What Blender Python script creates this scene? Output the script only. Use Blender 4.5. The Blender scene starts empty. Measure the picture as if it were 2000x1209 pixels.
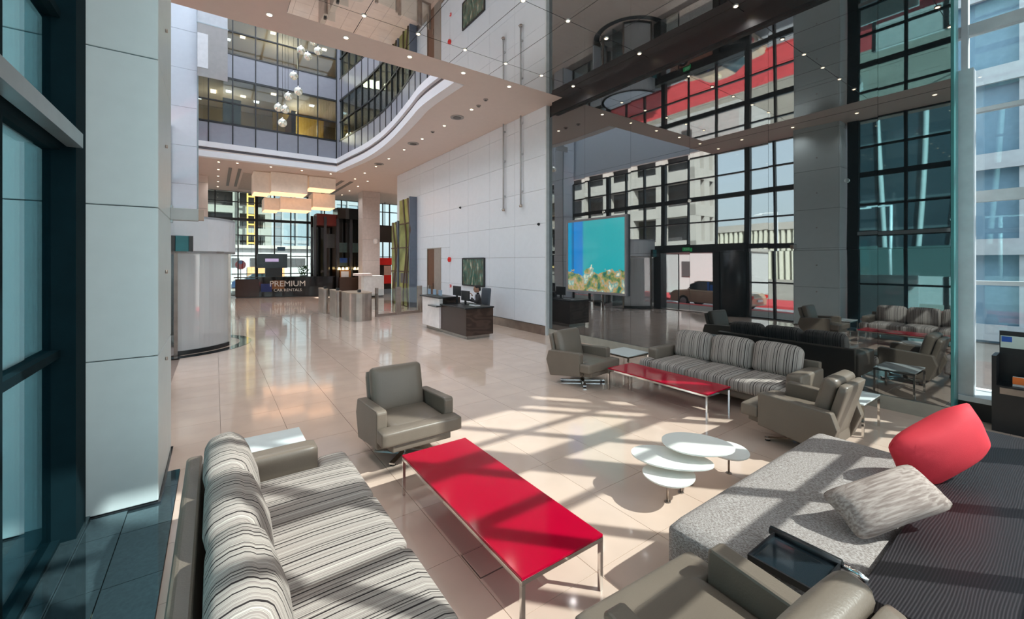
import bpy, bmesh, math, random
from mathutils import Vector, Matrix
random.seed(7)
R = math.radians
scene = bpy.context.scene
col = scene.collection

# ------------------------------------------------------------------ camera, sky, sun, exposure
cam_d = bpy.data.cameras.new('camera')
cam_d.sensor_width = 36.0; cam_d.sensor_fit = 'HORIZONTAL'
cam_d.lens = 813 / 2000 * 36
cam_d.shift_y = -92.5 / 2000
cam_d.clip_start = 0.05; cam_d.clip_end = 600
cam = bpy.data.objects.new('camera', cam_d); col.objects.link(cam)
cam.location = (0, 0, 2.2)
cam.rotation_euler = (R(90), 0, -math.atan2(580, 813))
scene.camera = cam

world = bpy.data.worlds.new('world'); scene.world = world
world.use_nodes = True
wn = world.node_tree.nodes; wl = world.node_tree.links
bg = wn['Background']
sky = wn.new('ShaderNodeTexSky'); sky.sky_type = 'NISHITA'; sky.sun_disc = False
sky.sun_elevation = R(43); sky.sun_rotation = R(137); sky.air_density = 1.2; sky.dust_density = 4.0; sky.ozone_density = 1.0
mixw = wn.new('ShaderNodeMix'); mixw.data_type = 'RGBA'; mixw.inputs[0].default_value = 0.72
wl.new(sky.outputs[0], mixw.inputs[6])
mixw.inputs[7].default_value = (4.6, 5.0, 5.4, 1)
wl.new(mixw.outputs[2], bg.inputs[0])
bg.inputs[1].default_value = 0.40

sun_d = bpy.data.lights.new('sun', 'SUN'); sun_d.energy = 18.5; sun_d.angle = R(0.6); sun_d.color = (1, .975, .93)
sun = bpy.data.objects.new('sun', sun_d); col.objects.link(sun)
sv = Vector((.68, -.73, math.tan(R(42.7)) * math.hypot(.68, .73))).normalized()
sun.rotation_euler = sv.to_track_quat('Z', 'Y').to_euler()
sun.location = (20, -20, 25)

vs = scene.view_settings
vs.view_transform = 'Standard'; vs.look = 'None'; vs.gamma = 1; vs.use_curve_mapping = False
vs.exposure = 0.42
scene.cycles.max_bounces = 10; scene.cycles.glossy_bounces = 6; scene.cycles.diffuse_bounces = 5
scene.cycles.transparent_max_bounces = 24; scene.cycles.sample_clamp_indirect = 6
scene.cycles.caustics_reflective = False; scene.cycles.caustics_refractive = False

# ------------------------------------------------------------------ materials
MATS = {}
def M(name, c, rough=.5, metal=0., spec=.5, coat=0., var=.06, scale=6., bump=0., bscale=40., emit=0., ecol=None):
    if name in MATS: return MATS[name]
    m = bpy.data.materials.new(name); m.use_nodes = True
    n = m.node_tree.nodes; l = m.node_tree.links; p = n['Principled BSDF']
    p.inputs['Roughness'].default_value = rough; p.inputs['Metallic'].default_value = metal
    p.inputs['Specular IOR Level'].default_value = spec; p.inputs['Coat Weight'].default_value = coat
    p.inputs['Coat Roughness'].default_value = .05
    tc = n.new('ShaderNodeTexCoord')
    nz = n.new('ShaderNodeTexNoise'); nz.inputs['Scale'].default_value = scale; nz.inputs['Detail'].default_value = 3
    l.new(tc.outputs['Object'], nz.inputs['Vector'])
    cr = n.new('ShaderNodeValToRGB')
    cr.color_ramp.elements[0].position = .3; cr.color_ramp.elements[1].position = .7
    cr.color_ramp.elements[0].color = tuple(max(0, v * (1 - var)) for v in c) + (1,)
    cr.color_ramp.elements[1].color = tuple(min(1, v * (1 + var)) for v in c) + (1,)
    l.new(nz.outputs['Fac'], cr.inputs['Fac']); l.new(cr.outputs['Color'], p.inputs['Base Color'])
    if bump:
        b2 = n.new('ShaderNodeTexNoise'); b2.inputs['Scale'].default_value = bscale; b2.inputs['Detail'].default_value = 4
        l.new(tc.outputs['Object'], b2.inputs['Vector'])
        bp = n.new('ShaderNodeBump'); bp.inputs['Strength'].default_value = bump; bp.inputs['Distance'].default_value = .01
        l.new(b2.outputs['Fac'], bp.inputs['Height']); l.new(bp.outputs['Normal'], p.inputs['Normal'])
    if emit:
        p.inputs['Emission Color'].default_value = tuple(ecol or c) + (1,)
        p.inputs['Emission Strength'].default_value = emit
    MATS[name] = m
    return m

def glass_mat(name, tint, refl=.08, rough=0.):
    m = bpy.data.materials.new(name); m.use_nodes = True
    n = m.node_tree.nodes; l = m.node_tree.links; n.clear()
    out = n.new('ShaderNodeOutputMaterial'); mx = n.new('ShaderNodeMixShader')
    tr = n.new('ShaderNodeBsdfTransparent'); gl = n.new('ShaderNodeBsdfGlossy')
    tr.inputs['Color'].default_value = tint + (1,)
    gl.inputs['Color'].default_value = (.9, .95, .96, 1); gl.inputs['Roughness'].default_value = rough
    fr = n.new('ShaderNodeFresnel'); fr.inputs['IOR'].default_value = 1.35
    ad = n.new('ShaderNodeMath'); ad.operation = 'MULTIPLY_ADD'; ad.inputs[1].default_value = .7; ad.inputs[2].default_value = refl * .4
    ad.use_clamp = True
    l.new(fr.outputs[0], ad.inputs[0]); l.new(ad.outputs[0], mx.inputs[0])
    l.new(tr.outputs[0], mx.inputs[1]); l.new(gl.outputs[0], mx.inputs[2]); l.new(mx.outputs[0], out.inputs[0])
    MATS[name] = m
    return m

def mirror_mat(name, c, wave=.0, wscale=.6, rough=0.015):
    m = bpy.data.materials.new(name); m.use_nodes = True
    n = m.node_tree.nodes; l = m.node_tree.links; n.clear()
    out = n.new('ShaderNodeOutputMaterial'); gl = n.new('ShaderNodeBsdfGlossy')
    df = n.new('ShaderNodeBsdfDiffuse'); df.inputs[0].default_value = (.012, .014, .015, 1)
    ad = n.new('ShaderNodeAddShader')
    gl.inputs['Color'].default_value = c + (1,); gl.inputs['Roughness'].default_value = rough
    if wave:
        tc = n.new('ShaderNodeTexCoord'); nz = n.new('ShaderNodeTexNoise')
        nz.inputs['Scale'].default_value = wscale; nz.inputs['Detail'].default_value = 0
        mp = n.new('ShaderNodeMapping'); mp.inputs['Scale'].default_value = (1, 1, .55)
        l.new(tc.outputs['Object'], mp.inputs[0]); l.new(mp.outputs[0], nz.inputs['Vector'])
        bp = n.new('ShaderNodeBump'); bp.inputs['Strength'].default_value = 1; bp.inputs['Distance'].default_value = wave
        l.new(nz.outputs['Fac'], bp.inputs['Height']); l.new(bp.outputs[0], gl.inputs['Normal'])
    l.new(gl.outputs[0], ad.inputs[0]); l.new(df.outputs[0], ad.inputs[1]); l.new(ad.outputs[0], out.inputs[0])
    MATS[name] = m
    return m

def stripe_mat(name, scale, stops, seed=0.):
    m = bpy.data.materials.new(name); m.use_nodes = True
    n = m.node_tree.nodes; l = m.node_tree.links; p = n['Principled BSDF']
    p.inputs['Roughness'].default_value = .85; p.inputs['Specular IOR Level'].default_value = .15
    tc = n.new('ShaderNodeTexCoord'); sp = n.new('ShaderNodeSeparateXYZ'); l.new(tc.outputs['Object'], sp.inputs[0])
    nz = n.new('ShaderNodeTexNoise'); nz.noise_dimensions = '1D'
    nz.inputs['Scale'].default_value = scale; nz.inputs['Detail'].default_value = 1.5
    ad = n.new('ShaderNodeMath'); ad.operation = 'ADD'; ad.inputs[1].default_value = 3.7 + seed
    l.new(sp.outputs['X'], ad.inputs[0]); l.new(ad.outputs[0], nz.inputs['W'])
    cr = n.new('ShaderNodeValToRGB'); cr.color_ramp.interpolation = 'LINEAR'
    e = cr.color_ramp.elements
    e[0].position = stops[0][0]; e[0].color = stops[0][1] + (1,)
    e[1].position = stops[-1][0]; e[1].color = stops[-1][1] + (1,)
    for ps, cc in stops[1:-1]:
        k = e.new(ps); k.color = cc + (1,)
    l.new(nz.outputs['Fac'], cr.inputs[0]); l.new(cr.outputs[0], p.inputs['Base Color'])
    wv = n.new('ShaderNodeTexNoise'); wv.inputs['Scale'].default_value = 300
    l.new(tc.outputs['Object'], wv.inputs['Vector'])
    bp = n.new('ShaderNodeBump'); bp.inputs['Strength'].default_value = .25; bp.inputs['Distance'].default_value = .004
    l.new(wv.outputs['Fac'], bp.inputs['Height']); l.new(bp.outputs[0], p.inputs['Normal'])
    MATS[name] = m
    return m

def weave_mat(name, c1, c2, scale=160, st=(1, .45, 1)):
    m = bpy.data.materials.new(name); m.use_nodes = True
    n = m.node_tree.nodes; l = m.node_tree.links; p = n['Principled BSDF']
    p.inputs['Roughness'].default_value = .9; p.inputs['Specular IOR Level'].default_value = .12
    tc = n.new('ShaderNodeTexCoord'); nz = n.new('ShaderNodeTexNoise')
    nz.inputs['Scale'].default_value = scale; nz.inputs['Detail'].default_value = 4
    mp = n.new('ShaderNodeMapping'); mp.inputs['Scale'].default_value = st
    l.new(tc.outputs['Object'], mp.inputs[0]); l.new(mp.outputs[0], nz.inputs['Vector'])
    cr = n.new('ShaderNodeValToRGB'); cr.color_ramp.elements[0].position = .38; cr.color_ramp.elements[1].position = .62
    cr.color_ramp.elements[0].color = c1 + (1,); cr.color_ramp.elements[1].color = c2 + (1,)
    l.new(nz.outputs['Fac'], cr.inputs[0]); l.new(cr.outputs[0], p.inputs['Base Color'])
    bp = n.new('ShaderNodeBump'); bp.inputs['Strength'].default_value = .3; bp.inputs['Distance'].default_value = .004
    l.new(nz.outputs['Fac'], bp.inputs['Height']); l.new(bp.outputs[0], p.inputs['Normal'])
    MATS[name] = m
    return m

def grain_mat(name, c1, c2, rough=.45, scale=24.):
    m = bpy.data.materials.new(name); m.use_nodes = True
    n = m.node_tree.nodes; l = m.node_tree.links; p = n['Principled BSDF']
    p.inputs['Roughness'].default_value = rough; p.inputs['Specular IOR Level'].default_value = .3
    tc = n.new('ShaderNodeTexCoord'); mp = n.new('ShaderNodeMapping'); mp.inputs['Scale'].default_value = (.40, 1, 1)
    l.new(tc.outputs['Object'], mp.inputs[0])
    wv = n.new('ShaderNodeTexWave'); wv.wave_type = 'BANDS'; wv.bands_direction = 'Y'
    wv.inputs['Scale'].default_value = scale; wv.inputs['Distortion'].default_value = 22
    wv.inputs['Detail'].default_value = 2; wv.inputs['Detail Scale'].default_value = .12; wv.inputs['Detail Roughness'].default_value = .35
    l.new(mp.outputs[0], wv.inputs['Vector'])
    cr = n.new('ShaderNodeValToRGB'); cr.color_ramp.elements[0].position = .35; cr.color_ramp.elements[1].position = .95
    cr.color_ramp.elements[0].color = c1 + (1,); cr.color_ramp.elements[1].color = c2 + (1,)
    l.new(wv.outputs['Fac'], cr.inputs[0]); l.new(cr.outputs[0], p.inputs['Base Color'])
    MATS[name] = m
    return m

tile_m = M('cream marble', (.68, .52, .425), .10, spec=.5, coat=.35, var=.05, scale=2.2)
grout_m = M('grout', (.22, .16, .13), .8)
white_m = M('white cladding', (.78, .825, .88), .28, spec=.5, var=.015)
colw_m = M('white column cladding', (.66, .77, .79), .38, var=.02)
joint_m = M('dark joint', (.16, .17, .18), .7)
soffit_m = M('beige plaster', (.74, .635, .57), .75, var=.015)
fascia_m = M('white plaster', (.90, .90, .92), .6, var=.01)
fgrey_m = M('grey recess', (.17, .165, .18), .7)
spandrel_m = M('grey spandrel', (.29, .295, .33), .3, var=.03)
black_m = M('black metal', (.012, .013, .015), .35, var=.1)
teal_m = M('dark teal metal', (.003, .014, .019), .8, spec=.08, var=.1)
alu_m = M('grey aluminium', (.36, .42, .44), .35, metal=.6)
lalu_m = M('pale aluminium', (.72, .76, .78), .4, metal=.2)
chrome_m = M('chrome', (.75, .74, .72), .08, metal=1, var=.02)
steel_m = M('brushed steel', (.42, .36, .32), .3, metal=.9, var=.15, scale=3)
granite_m = M('black granite', (.014, .017, .021), .07, coat=.6, var=.3, scale=60)
ledge_m = M('polished teal black granite', (.10, .165, .19), .04, metal=.75, var=.15, scale=40)
glass_m = glass_mat('clear glass', (.90, .95, .95))
tglass_m = glass_mat('teal glass', (.55, .78, .80), .15)
dglass_m = glass_mat('office glass', (.50, .56, .56), .05)
dimglass_m = glass_mat('dimming tinted glass', (.60, .66, .66), .05)  # tint added to dim the bright view through the far windows
smoke_m = glass_mat('smoked glass', (.10, .13, .15), .9)
drumgl_m = bpy.data.materials.new('whitened drum glass'); drumgl_m.use_nodes = True  # white mixed into clear glass to stand for the drum's pale reflections
_n = drumgl_m.node_tree.nodes; _l = drumgl_m.node_tree.links; _n.clear()
_o = _n.new('ShaderNodeOutputMaterial'); _x = _n.new('ShaderNodeMixShader'); _x.inputs[0].default_value = .42
_a = _n.new('ShaderNodeBsdfTransparent'); _b = _n.new('ShaderNodeBsdfPrincipled'); _b.inputs['Base Color'].default_value = (.82, .83, .84, 1); _b.inputs['Roughness'].default_value = .15
_l.new(_a.outputs[0], _x.inputs[1]); _l.new(_b.outputs[0], _x.inputs[2]); _l.new(_x.outputs[0], _o.inputs[0]); MATS['whitened drum glass'] = drumgl_m
balus_m = glass_mat('balustrade glass', (.90, .94, .94), .2)
mirror_m = mirror_mat('dark mirror glass', (.25, .262, .268), .010, .45)
cmirror_m = mirror_mat('ceiling mirror', (.80, .79, .78), .0015, .5)
leather_m = M('taupe leather', (.175, .140, .110), .36, spec=.45, var=.05, scale=3, bump=.12, bscale=90)
red_m = M('red glass', (.40, .0005, .022), .10, spec=.25, coat=.06, var=.02)
whitetop_m = M('white laminate', (.86, .85, .80), .25, var=.01)
gtop_m = M('white glass top', (.80, .86, .85), .12, coat=.1, var=.02)
st1_m = stripe_mat('striped fabric', 66, [(.30, (.025, .02, .02)), (.40, (.15, .12, .115)), (.46, (.52, .47, .42)), (.53, (.24, .195, .18)), (.60, (.57, .52, .46)), (.68, (.19, .15, .145)), (.78, (.50, .46, .41))])
ott_m = weave_mat('grey tweed', (.21, .175, .16), (.44, .40, .38))
beige_m = weave_mat('beige cord fabric', (.27, .21, .185), (.47, .39, .35), 70, (.08, 1, 1))
redfab_m = M('red cushion fabric', (.72, .03, .05), .75, var=.06, scale=4, bump=.1, bscale=200)
bwood_m = grain_mat('black oak', (.012, .010, .012), (.042, .036, .040), .42)
dwood_m = grain_mat('dark walnut', (.05, .032, .026), (.085, .055, .045), .3)
brown_m = M('brown door', (.16, .07, .035), .45)
lamp_m = M('lamp glow', (1, .85, .6), .5, emit=7, ecol=(1, .76, .48))
wlamp_m = M('warm bulb', (1, .8, .4), .5, emit=5, ecol=(1, .7, .3))
asph_m = M('asphalt', (.20, .20, .21), .85, var=.15, scale=3)
sand_m = M('sand paving', (.22, .195, .165), .9, var=.1, scale=.5)
kerbred_m = M('red paint', (.52, .05, .05), .7)
conc_m = M('pale concrete', (.40, .37, .335), .8, var=.06, scale=.6)
dark_m = M('dark void', (.06, .055, .055), .8)
bwhite_m = M('white render', (.46, .45, .44), .7, var=.03)
skin_m = M('skin', (.42, .22, .15), .5)
suit_m = M('dark suit', (.035, .033, .038), .8)
shirt_m = M('white shirt', (.7, .72, .78), .8)
hair_m = M('black hair', (.012, .01, .01), .6)
green_m = M('leaf green', (.05, .16, .04), .6, var=.4, scale=20)
paper_m = M('white paper', (.85, .85, .85), .6)
blue_m = M('blue accent', (.02, .10, .45), .4)
orange_m = M('orange print', (.75, .18, .03), .5)
yellow_m = M('yellow paint', (.70, .42, .10), .5)
redp_m = M('bright red panel', (.80, .02, .015), .35)

# ------------------------------------------------------------------ builders
def link(o, parent=None):
    col.objects.link(o)
    if parent is not None: o.parent = parent
    return o
def tag(o, label, cat, group=None, kind=None):
    o['label'] = label; o['category'] = cat
    if group: o['group'] = group
    if kind: o['kind'] = kind
    return o
def thing(name, label, cat, loc=(0, 0, 0), rz=0., group=None, kind=None):
    o = bpy.data.objects.new(name, None); o.empty_display_size = .2
    link(o); o.location = loc; o.rotation_euler = (0, 0, rz)
    return tag(o, label, cat, group, kind)
CACHE = {}
def ob(name, me, m=None, parent=None, loc=(0, 0, 0), rot=(0, 0, 0)):
    o = bpy.data.objects.new(name, me)
    if m is not None and not me.materials: me.materials.append(m)
    link(o, parent); o.location = loc; o.rotation_euler = rot
    return o
def box_me(sx, sy, sz, m, bev=0.):
    key = (round(sx, 4), round(sy, 4), round(sz, 4), m.name, bev)
    if key in CACHE: return CACHE[key]
    bm = bmesh.new(); bmesh.ops.create_cube(bm, size=1)
    bmesh.ops.scale(bm, vec=(sx, sy, sz), verts=bm.verts)
    if bev: bmesh.ops.bevel(bm, geom=bm.edges[:], offset=bev, segments=2, affect='EDGES', profile=.5)
    me = bpy.data.meshes.new('box'); bm.to_mesh(me); bm.free()
    me.materials.append(m); CACHE[key] = me
    return me
def B(name, m, x0, x1, y0, y1, z0, z1, parent=None, bev=0., rot=(0, 0, 0)):
    if parent is None:          # a piece of the setting: origin at the world origin, so that its pieces use world coordinates
        bm = bmesh.new(); bmesh.ops.create_cube(bm, size=1)
        bm.transform(Matrix.Translation(((x0 + x1) / 2, (y0 + y1) / 2, (z0 + z1) / 2)) @ Matrix.Diagonal((abs(x1 - x0), abs(y1 - y0), abs(z1 - z0), 1)))
        me = bpy.data.meshes.new('box'); bm.to_mesh(me); bm.free(); me.materials.append(m)
        return ob(name, me)
    return ob(name, box_me(abs(x1 - x0), abs(y1 - y0), abs(z1 - z0), m, bev), None, parent,
              ((x0 + x1) / 2, (y0 + y1) / 2, (z0 + z1) / 2), rot)
def mesh(verts, faces, m, smooth=False, name='mesh'):
    me = bpy.data.meshes.new(name); me.from_pydata([tuple(v) for v in verts], [], faces); me.update()
    bm = bmesh.new(); bm.from_mesh(me); bmesh.ops.recalc_face_normals(bm, faces=bm.faces); bm.to_mesh(me); bm.free()
    if smooth:
        for p in me.polygons: p.use_smooth = True
    me.materials.append(m)
    return me
def prism(poly, a0, a1, m, axis='z', bev=0., smooth=False):
    n = len(poly)
    def P(p, a):
        return {'z': (p[0], p[1], a), 'x': (a, p[0], p[1]), 'y': (p[0], a, p[1])}[axis]
    v = [P(p, a0) for p in poly] + [P(p, a1) for p in poly]
    f = [list(range(n))[::-1], list(range(n, 2 * n))] + [[i, (i + 1) % n, n + (i + 1) % n, n + i] for i in range(n)]
    me = mesh(v, f, m, smooth)
    if bev:
        bm = bmesh.new(); bm.from_mesh(me)
        bmesh.ops.bevel(bm, geom=bm.edges[:], offset=bev, segments=2, affect='EDGES', profile=.5, clamp_overlap=True)
        bm.to_mesh(me); bm.free()
    return me
def cyl_me(r, h, m, seg=16, r2=None, axis='z'):
    key = ('c', round(r, 4), round(h, 4), m.name, seg, r2, axis)
    if key in CACHE: return CACHE[key]
    bm = bmesh.new(); bmesh.ops.create_cone(bm, cap_ends=True, segments=seg, radius1=r, radius2=r if r2 is None else r2, depth=h)
    if axis == 'x': bmesh.ops.rotate(bm, matrix=Matrix.Rotation(R(90), 3, 'Y'), verts=bm.verts)
    if axis == 'y': bmesh.ops.rotate(bm, matrix=Matrix.Rotation(R(90), 3, 'X'), verts=bm.verts)
    me = bpy.data.meshes.new('cyl'); bm.to_mesh(me); bm.free(); me.materials.append(m)
    for p in me.polygons:
        if len(p.vertices) == 4: p.use_smooth = True
    CACHE[key] = me
    return me
def sph_me(r, m, seg=16):
    key = ('s', round(r, 4), m.name, seg)
    if key in CACHE: return CACHE[key]
    bm = bmesh.new(); bmesh.ops.create_uvsphere(bm, u_segments=seg, v_segments=max(6, seg // 2), radius=r)
    me = bpy.data.meshes.new('ball'); bm.to_mesh(me); bm.free(); me.materials.append(m)
    for p in me.polygons: p.use_smooth = True
    CACHE[key] = me
    return me
def tube_me(pts, r, m, seg=8):
    pts = [Vector(p) for p in pts]; v = []; f = []
    for i, p in enumerate(pts):
        d = (pts[min(i + 1, len(pts) - 1)] - pts[max(i - 1, 0)]).normalized()
        u = d.cross(Vector((0, 0, 1))) if abs(d.z) < .95 else d.cross(Vector((1, 0, 0)))
        u.normalize(); w = d.cross(u)
        for k in range(seg):
            a = 2 * math.pi * k / seg; v.append(p + u * r * math.cos(a) + w * r * math.sin(a))
    for i in range(len(pts) - 1):
        for k in range(seg):
            f.append([i * seg + k, i * seg + (k + 1) % seg, (i + 1) * seg + (k + 1) % seg, (i + 1) * seg + k])
    f.append(list(range(seg))); f.append([(len(pts) - 1) * seg + k for k in range(seg)])
    return mesh(v, f, m, True)
def rbox_me(sx, sy, sz, m, r=.05, crown=0., n=7, ycrown=0.):
    """soft upholstered block: a rounded box with a bulging top and face"""
    bm = bmesh.new(); bmesh.ops.create_cube(bm, size=2)
    bmesh.ops.subdivide_edges(bm, edges=bm.edges[:], cuts=n, use_grid_fill=True)
    h = Vector((sx / 2, sy / 2, sz / 2)); r = min(r, min(h) * .98)
    for v in bm.verts:
        u = v.co.copy()
        # push sample lines towards the edges so that the rounding is resolved
        u = Vector([math.copysign(abs(c) ** .55, c) for c in u])
        p = Vector((u.x * h.x, u.y * h.y, u.z * h.z))
        inner = Vector([max(-(h[i] - r), min(h[i] - r, p[i])) for i in range(3)])
        d = p - inner
        if d.length > 1e-6:
            k = max(abs(d.x), abs(d.y), abs(d.z)); d = d.normalized() * min(r, k if k > 0 else r)
        q = inner + d
        b = (1 - u.x ** 2) * (1 - u.y ** 2)
        q.z += crown * b * (1 if u.z > 0 else .3 * -1) * abs(u.z)
        q.y -= ycrown * (1 - u.x ** 2) * (1 - u.z ** 2) * (1 if u.y < 0 else 0) * abs(u.y)
        v.co = q
    me = bpy.data.meshes.new('soft'); bm.to_mesh(me); bm.free(); me.materials.append(m)
    for p in me.polygons: p.use_smooth = True
    return me
def pillow_me(sx, sy, t, m, n=14):
    v = []; f = []
    for s in (1, -1):
        for j in range(n + 1):
            for i in range(n + 1):
                a = -1 + 2 * i / n; b = -1 + 2 * j / n
                z = s * t / 2 * ((1 - a * a) * (1 - b * b)) ** .42
                pin = 1 - .07 * (1 - abs(a)) * abs(b) ** 3
                pin2 = 1 - .07 * (1 - abs(b)) * abs(a) ** 3
                mxx = max(abs(a), abs(b)); pn_ = (abs(a) ** 7 + abs(b) ** 7) ** (1 / 7)
                rd = mxx / pn_ if pn_ > 0 else 1
                v.append((a * sx / 2 * pin2 * rd, b * sy / 2 * pin * rd, z))
    N = (n + 1) ** 2
    for s in (0, 1):
        for j in range(n):
            for i in range(n):
                k = s * N + j * (n + 1) + i
                f.append([k, k + 1, k + n + 2, k + n + 1])
    me = mesh(v, f, m, True)
    bm = bmesh.new(); bm.from_mesh(me); bmesh.ops.remove_doubles(bm, verts=bm.verts, dist=1e-4)
    bmesh.ops.recalc_face_normals(bm, faces=bm.faces); bm.to_mesh(me); bm.free()
    for p in me.polygons: p.use_smooth = True
    return me
def text_ob(name, s, size, m, parent, loc, rot, depth=.01, align='CENTER'):
    cu = bpy.data.curves.new('t', 'FONT'); cu.body = s; cu.size = size; cu.extrude = depth; cu.align_x = align
    t = bpy.data.objects.new('t', cu); col.objects.link(t)
    dg = bpy.context.evaluated_depsgraph_get(); dg.update()
    me = bpy.data.meshes.new_from_object(t.evaluated_get(dg)); bpy.data.objects.remove(t)
    me.materials.clear(); me.materials.append(m)
    return ob(name, me, None, parent, loc, rot)
def copy_tree(o, parent=None):
    c = o.copy(); col.objects.link(c); c.parent = parent
    for ch in list(o.children): copy_tree(ch, c)
    return c
def joined(parts, m):
    """several little meshes merged into one"""
    bm = bmesh.new()
    for me, mat4 in parts:
        t = bmesh.new(); t.from_mesh(me); t.transform(mat4); tmp = bpy.data.meshes.new('t'); t.to_mesh(tmp); t.free()
        bm.from_mesh(tmp); bpy.data.meshes.remove(tmp)
    me = bpy.data.meshes.new('joined'); bm.to_mesh(me); bm.free(); me.materials.append(m)
    return me
T = Matrix.Translation

def curtain(name, label, axis, c, us, zs, fm, gm, w=.07, d=.14, bold_u=(), bold_z=(), bw=.16, skip=None, tw=.06, cat='window', bwu=None):
    """glazed wall in the plane axis = c; panes, mullions and transoms are its pieces"""
    p = thing(name, label, cat, kind='structure')
    bwu = bwu or bw
    def bx(nm, m, u0, u1, z0, z1, dd):
        if axis == 'x': return B(nm, m, c - dd / 2, c + dd / 2, u0, u1, z0, z1, p)
        return B(nm, m, u0, u1, c - dd / 2, c + dd / 2, z0, z1, p)
    for i, u in enumerate(us):
        k = bwu if i in bold_u else w
        lo = zs[0]
        if skip:
            while lo < zs[-1] and skip(u - .01, lo + .01) and skip(u + .01, lo + .01):
                lo = zs[zs.index(lo) + 1]
        bx('mullion', fm, u - k / 2, u + k / 2, lo, zs[-1], d * (1.3 if i in bold_u else 1))
    for j, z in enumerate(zs):
        k = bw if j in bold_z else tw
        for i in range(len(us) - 1):
            mid = (us[i] + us[i + 1]) / 2
            if skip and skip(mid, z - .01) and skip(mid, z + .01): continue
            a = us[i] + (bwu if i in bold_u else w) / 2; b = us[i + 1] - (bwu if i + 1 in bold_u else w) / 2
            bx('transom', fm, a, b, z - k / 2, z + k / 2, d * .8)
    for i in range(len(us) - 1):
        for j in range(len(zs) - 1):
            if skip and skip((us[i] + us[i + 1]) / 2, (zs[j] + zs[j + 1]) / 2): continue
            bx('pane', gm, us[i], us[i + 1], zs[j], zs[j + 1], .012)
    return p

ORD = ['first', 'second', 'third', 'fourth', 'fifth', 'sixth', 'seventh', 'eighth']
CEIL = 6.9; XM = 8.2; YN = -.35

# ------------------------------------------------------------------ floor
floor = B('floor', grout_m, -1.6, 14, -1, 34, -.3, -.02)
tag(floor, 'polished cream marble lobby floor laid in large square tiles', 'floor', kind='structure')
TS = .715; G = .004
tiles = []
for i in range(-1, 20):
    for j in range(-5, 47):
        x0 = .06 + i * TS - .0; y0 = 2.06 + (j - 3) * TS
        x1 = x0 + TS; y1 = y0 + TS
        if x1 < -.3 or y1 < YN or y0 > 33.2: continue
        x0 = max(x0, -.3 if y0 < 5.6 else -1.3)
        if y0 < 22 and x0 > XM: continue
        tiles.append((math.hypot((x0 + x1) / 2 - 1.8, (y0 + y1) / 2), x0, x1, y0, y1))
tiles.sort()
for _, x0, x1, y0, y1 in tiles[:300]:
    B('tile', tile_m, x0 + G / 2, x1 - G / 2, y0 + G / 2, y1 - G / 2, -.02, 0, floor)
fv = []; ff = []
for _, x0, x1, y0, y1 in tiles[300:]:
    k = len(fv)
    a, b, c_, d_ = x0 + G, x1 - G, y0 + G, y1 - G
    fv += [(a, c_, -.02), (b, c_, -.02), (b, d_, -.02), (a, d_, -.02), (a, c_, 0), (b, c_, 0), (b, d_, 0), (a, d_, 0)]
    ff += [[k + q for q in t] for t in ([4, 5, 6, 7], [0, 1, 5, 4], [1, 2, 6, 5], [2, 3, 7, 6], [3, 0, 4, 7])]
ft = ob('distant_tiles', mesh(fv, ff, tile_m), None, floor, (0, 0, 0)); ft['kind'] = 'stuff'
# floor hatch by the red table
B('hatch_frame', M('hatch steel', (.18, .16, .14), .35, metal=.7), 1.50, 1.70, 2.48, 2.76, 0, .003, floor)
B('hatch_lid', tile_m, 1.507, 1.693, 2.487, 2.753, 0, .005, floor)
# black granite border by the left windows
gb = thing('floor_border', 'black granite border and low sill along the left windows', 'floor', kind='structure')
for k in range(9):
    y0 = YN + k * .7; y1 = min(y0 + .7, 5.635)
    B('granite_slab', ledge_m, -.62, -.302, y0 + .002, y1 - .002, -.02, .012, gb)
    B('sill_slab', ledge_m, -1.25, -.86, y0 + .002, y1 - .002, -.02, .05, gb)
    B('granite_slab', ledge_m, -.858, -.622, y0 + .002, y1 - .002, -.02, .025, gb)

# ------------------------------------------------------------------ right white wall
wr = B('wall_right', joint_m, 8.13, 8.4, 9.6, 22.1, 0, CEIL)
tag(wr, 'tall wall clad in large white glossy panels', 'wall', kind='structure')
zj = [.28, 1.32, 2.35, 3.38, 4.41, 5.44, 6.47, 6.9]; yj = [9.6 + 1.5625 * k for k in range(9)]
DY0, DY1, DZ = 16.7, 18.15, 2.83
for j in range(len(zj) - 1):
    for i in range(8):
        y0, y1, z0, z1 = yj[i], yj[i + 1], zj[j], zj[j + 1]
        segs = [(y0, y1, z0, z1)]
        if z0 < DZ and y1 > DY0 and y0 < DY1:
            segs = []
            if y0 < DY0: segs.append((y0, DY0, z0, min(z1, DZ)))
            if y1 > DY1: segs.append((DY1, y1, z0, min(z1, DZ)))
            if z1 > DZ: segs.append((y0, y1, DZ, z1))
        for a, b, c_, d_ in segs:
            if b - a > .05 and d_ - c_ > .03:
                B('wall_panel', white_m, 8.08, 8.13, a + .004, b - .004, c_ + .004, d_ - .004, wr)
for a, b in ((9.6, DY0), (DY1, 22.1)):
    o = B('baseboard_right', steel_m, 8.06, 8.13, a, b, 0, .27)
    tag(o, 'brown metal skirting under the white panels ' + ('before' if a < 10 else 'beyond') + ' the doorway', 'skirting', kind='structure')
dr = thing('door_1', 'tall brown doorway recess in the white panel wall', 'door', (8.1, 17.42, 0), kind='structure')
B('door_leaf', brown_m, .0, .026, .0, .72, .0, 2.8, dr)
B('side_panel', M('taupe panel', (.36, .31, .27), .5), -.01, .026, -.72, .0, .0, 2.8, dr)
B('door_frame', steel_m, -.03, .03, .70, .74, 0, 2.84, dr); B('door_frame', steel_m, -.03, .03, -.74, -.70, 0, 2.84, dr)
B('door_frame', steel_m, -.03, .03, -.7, .7, 2.8, 2.84, dr)
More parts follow.
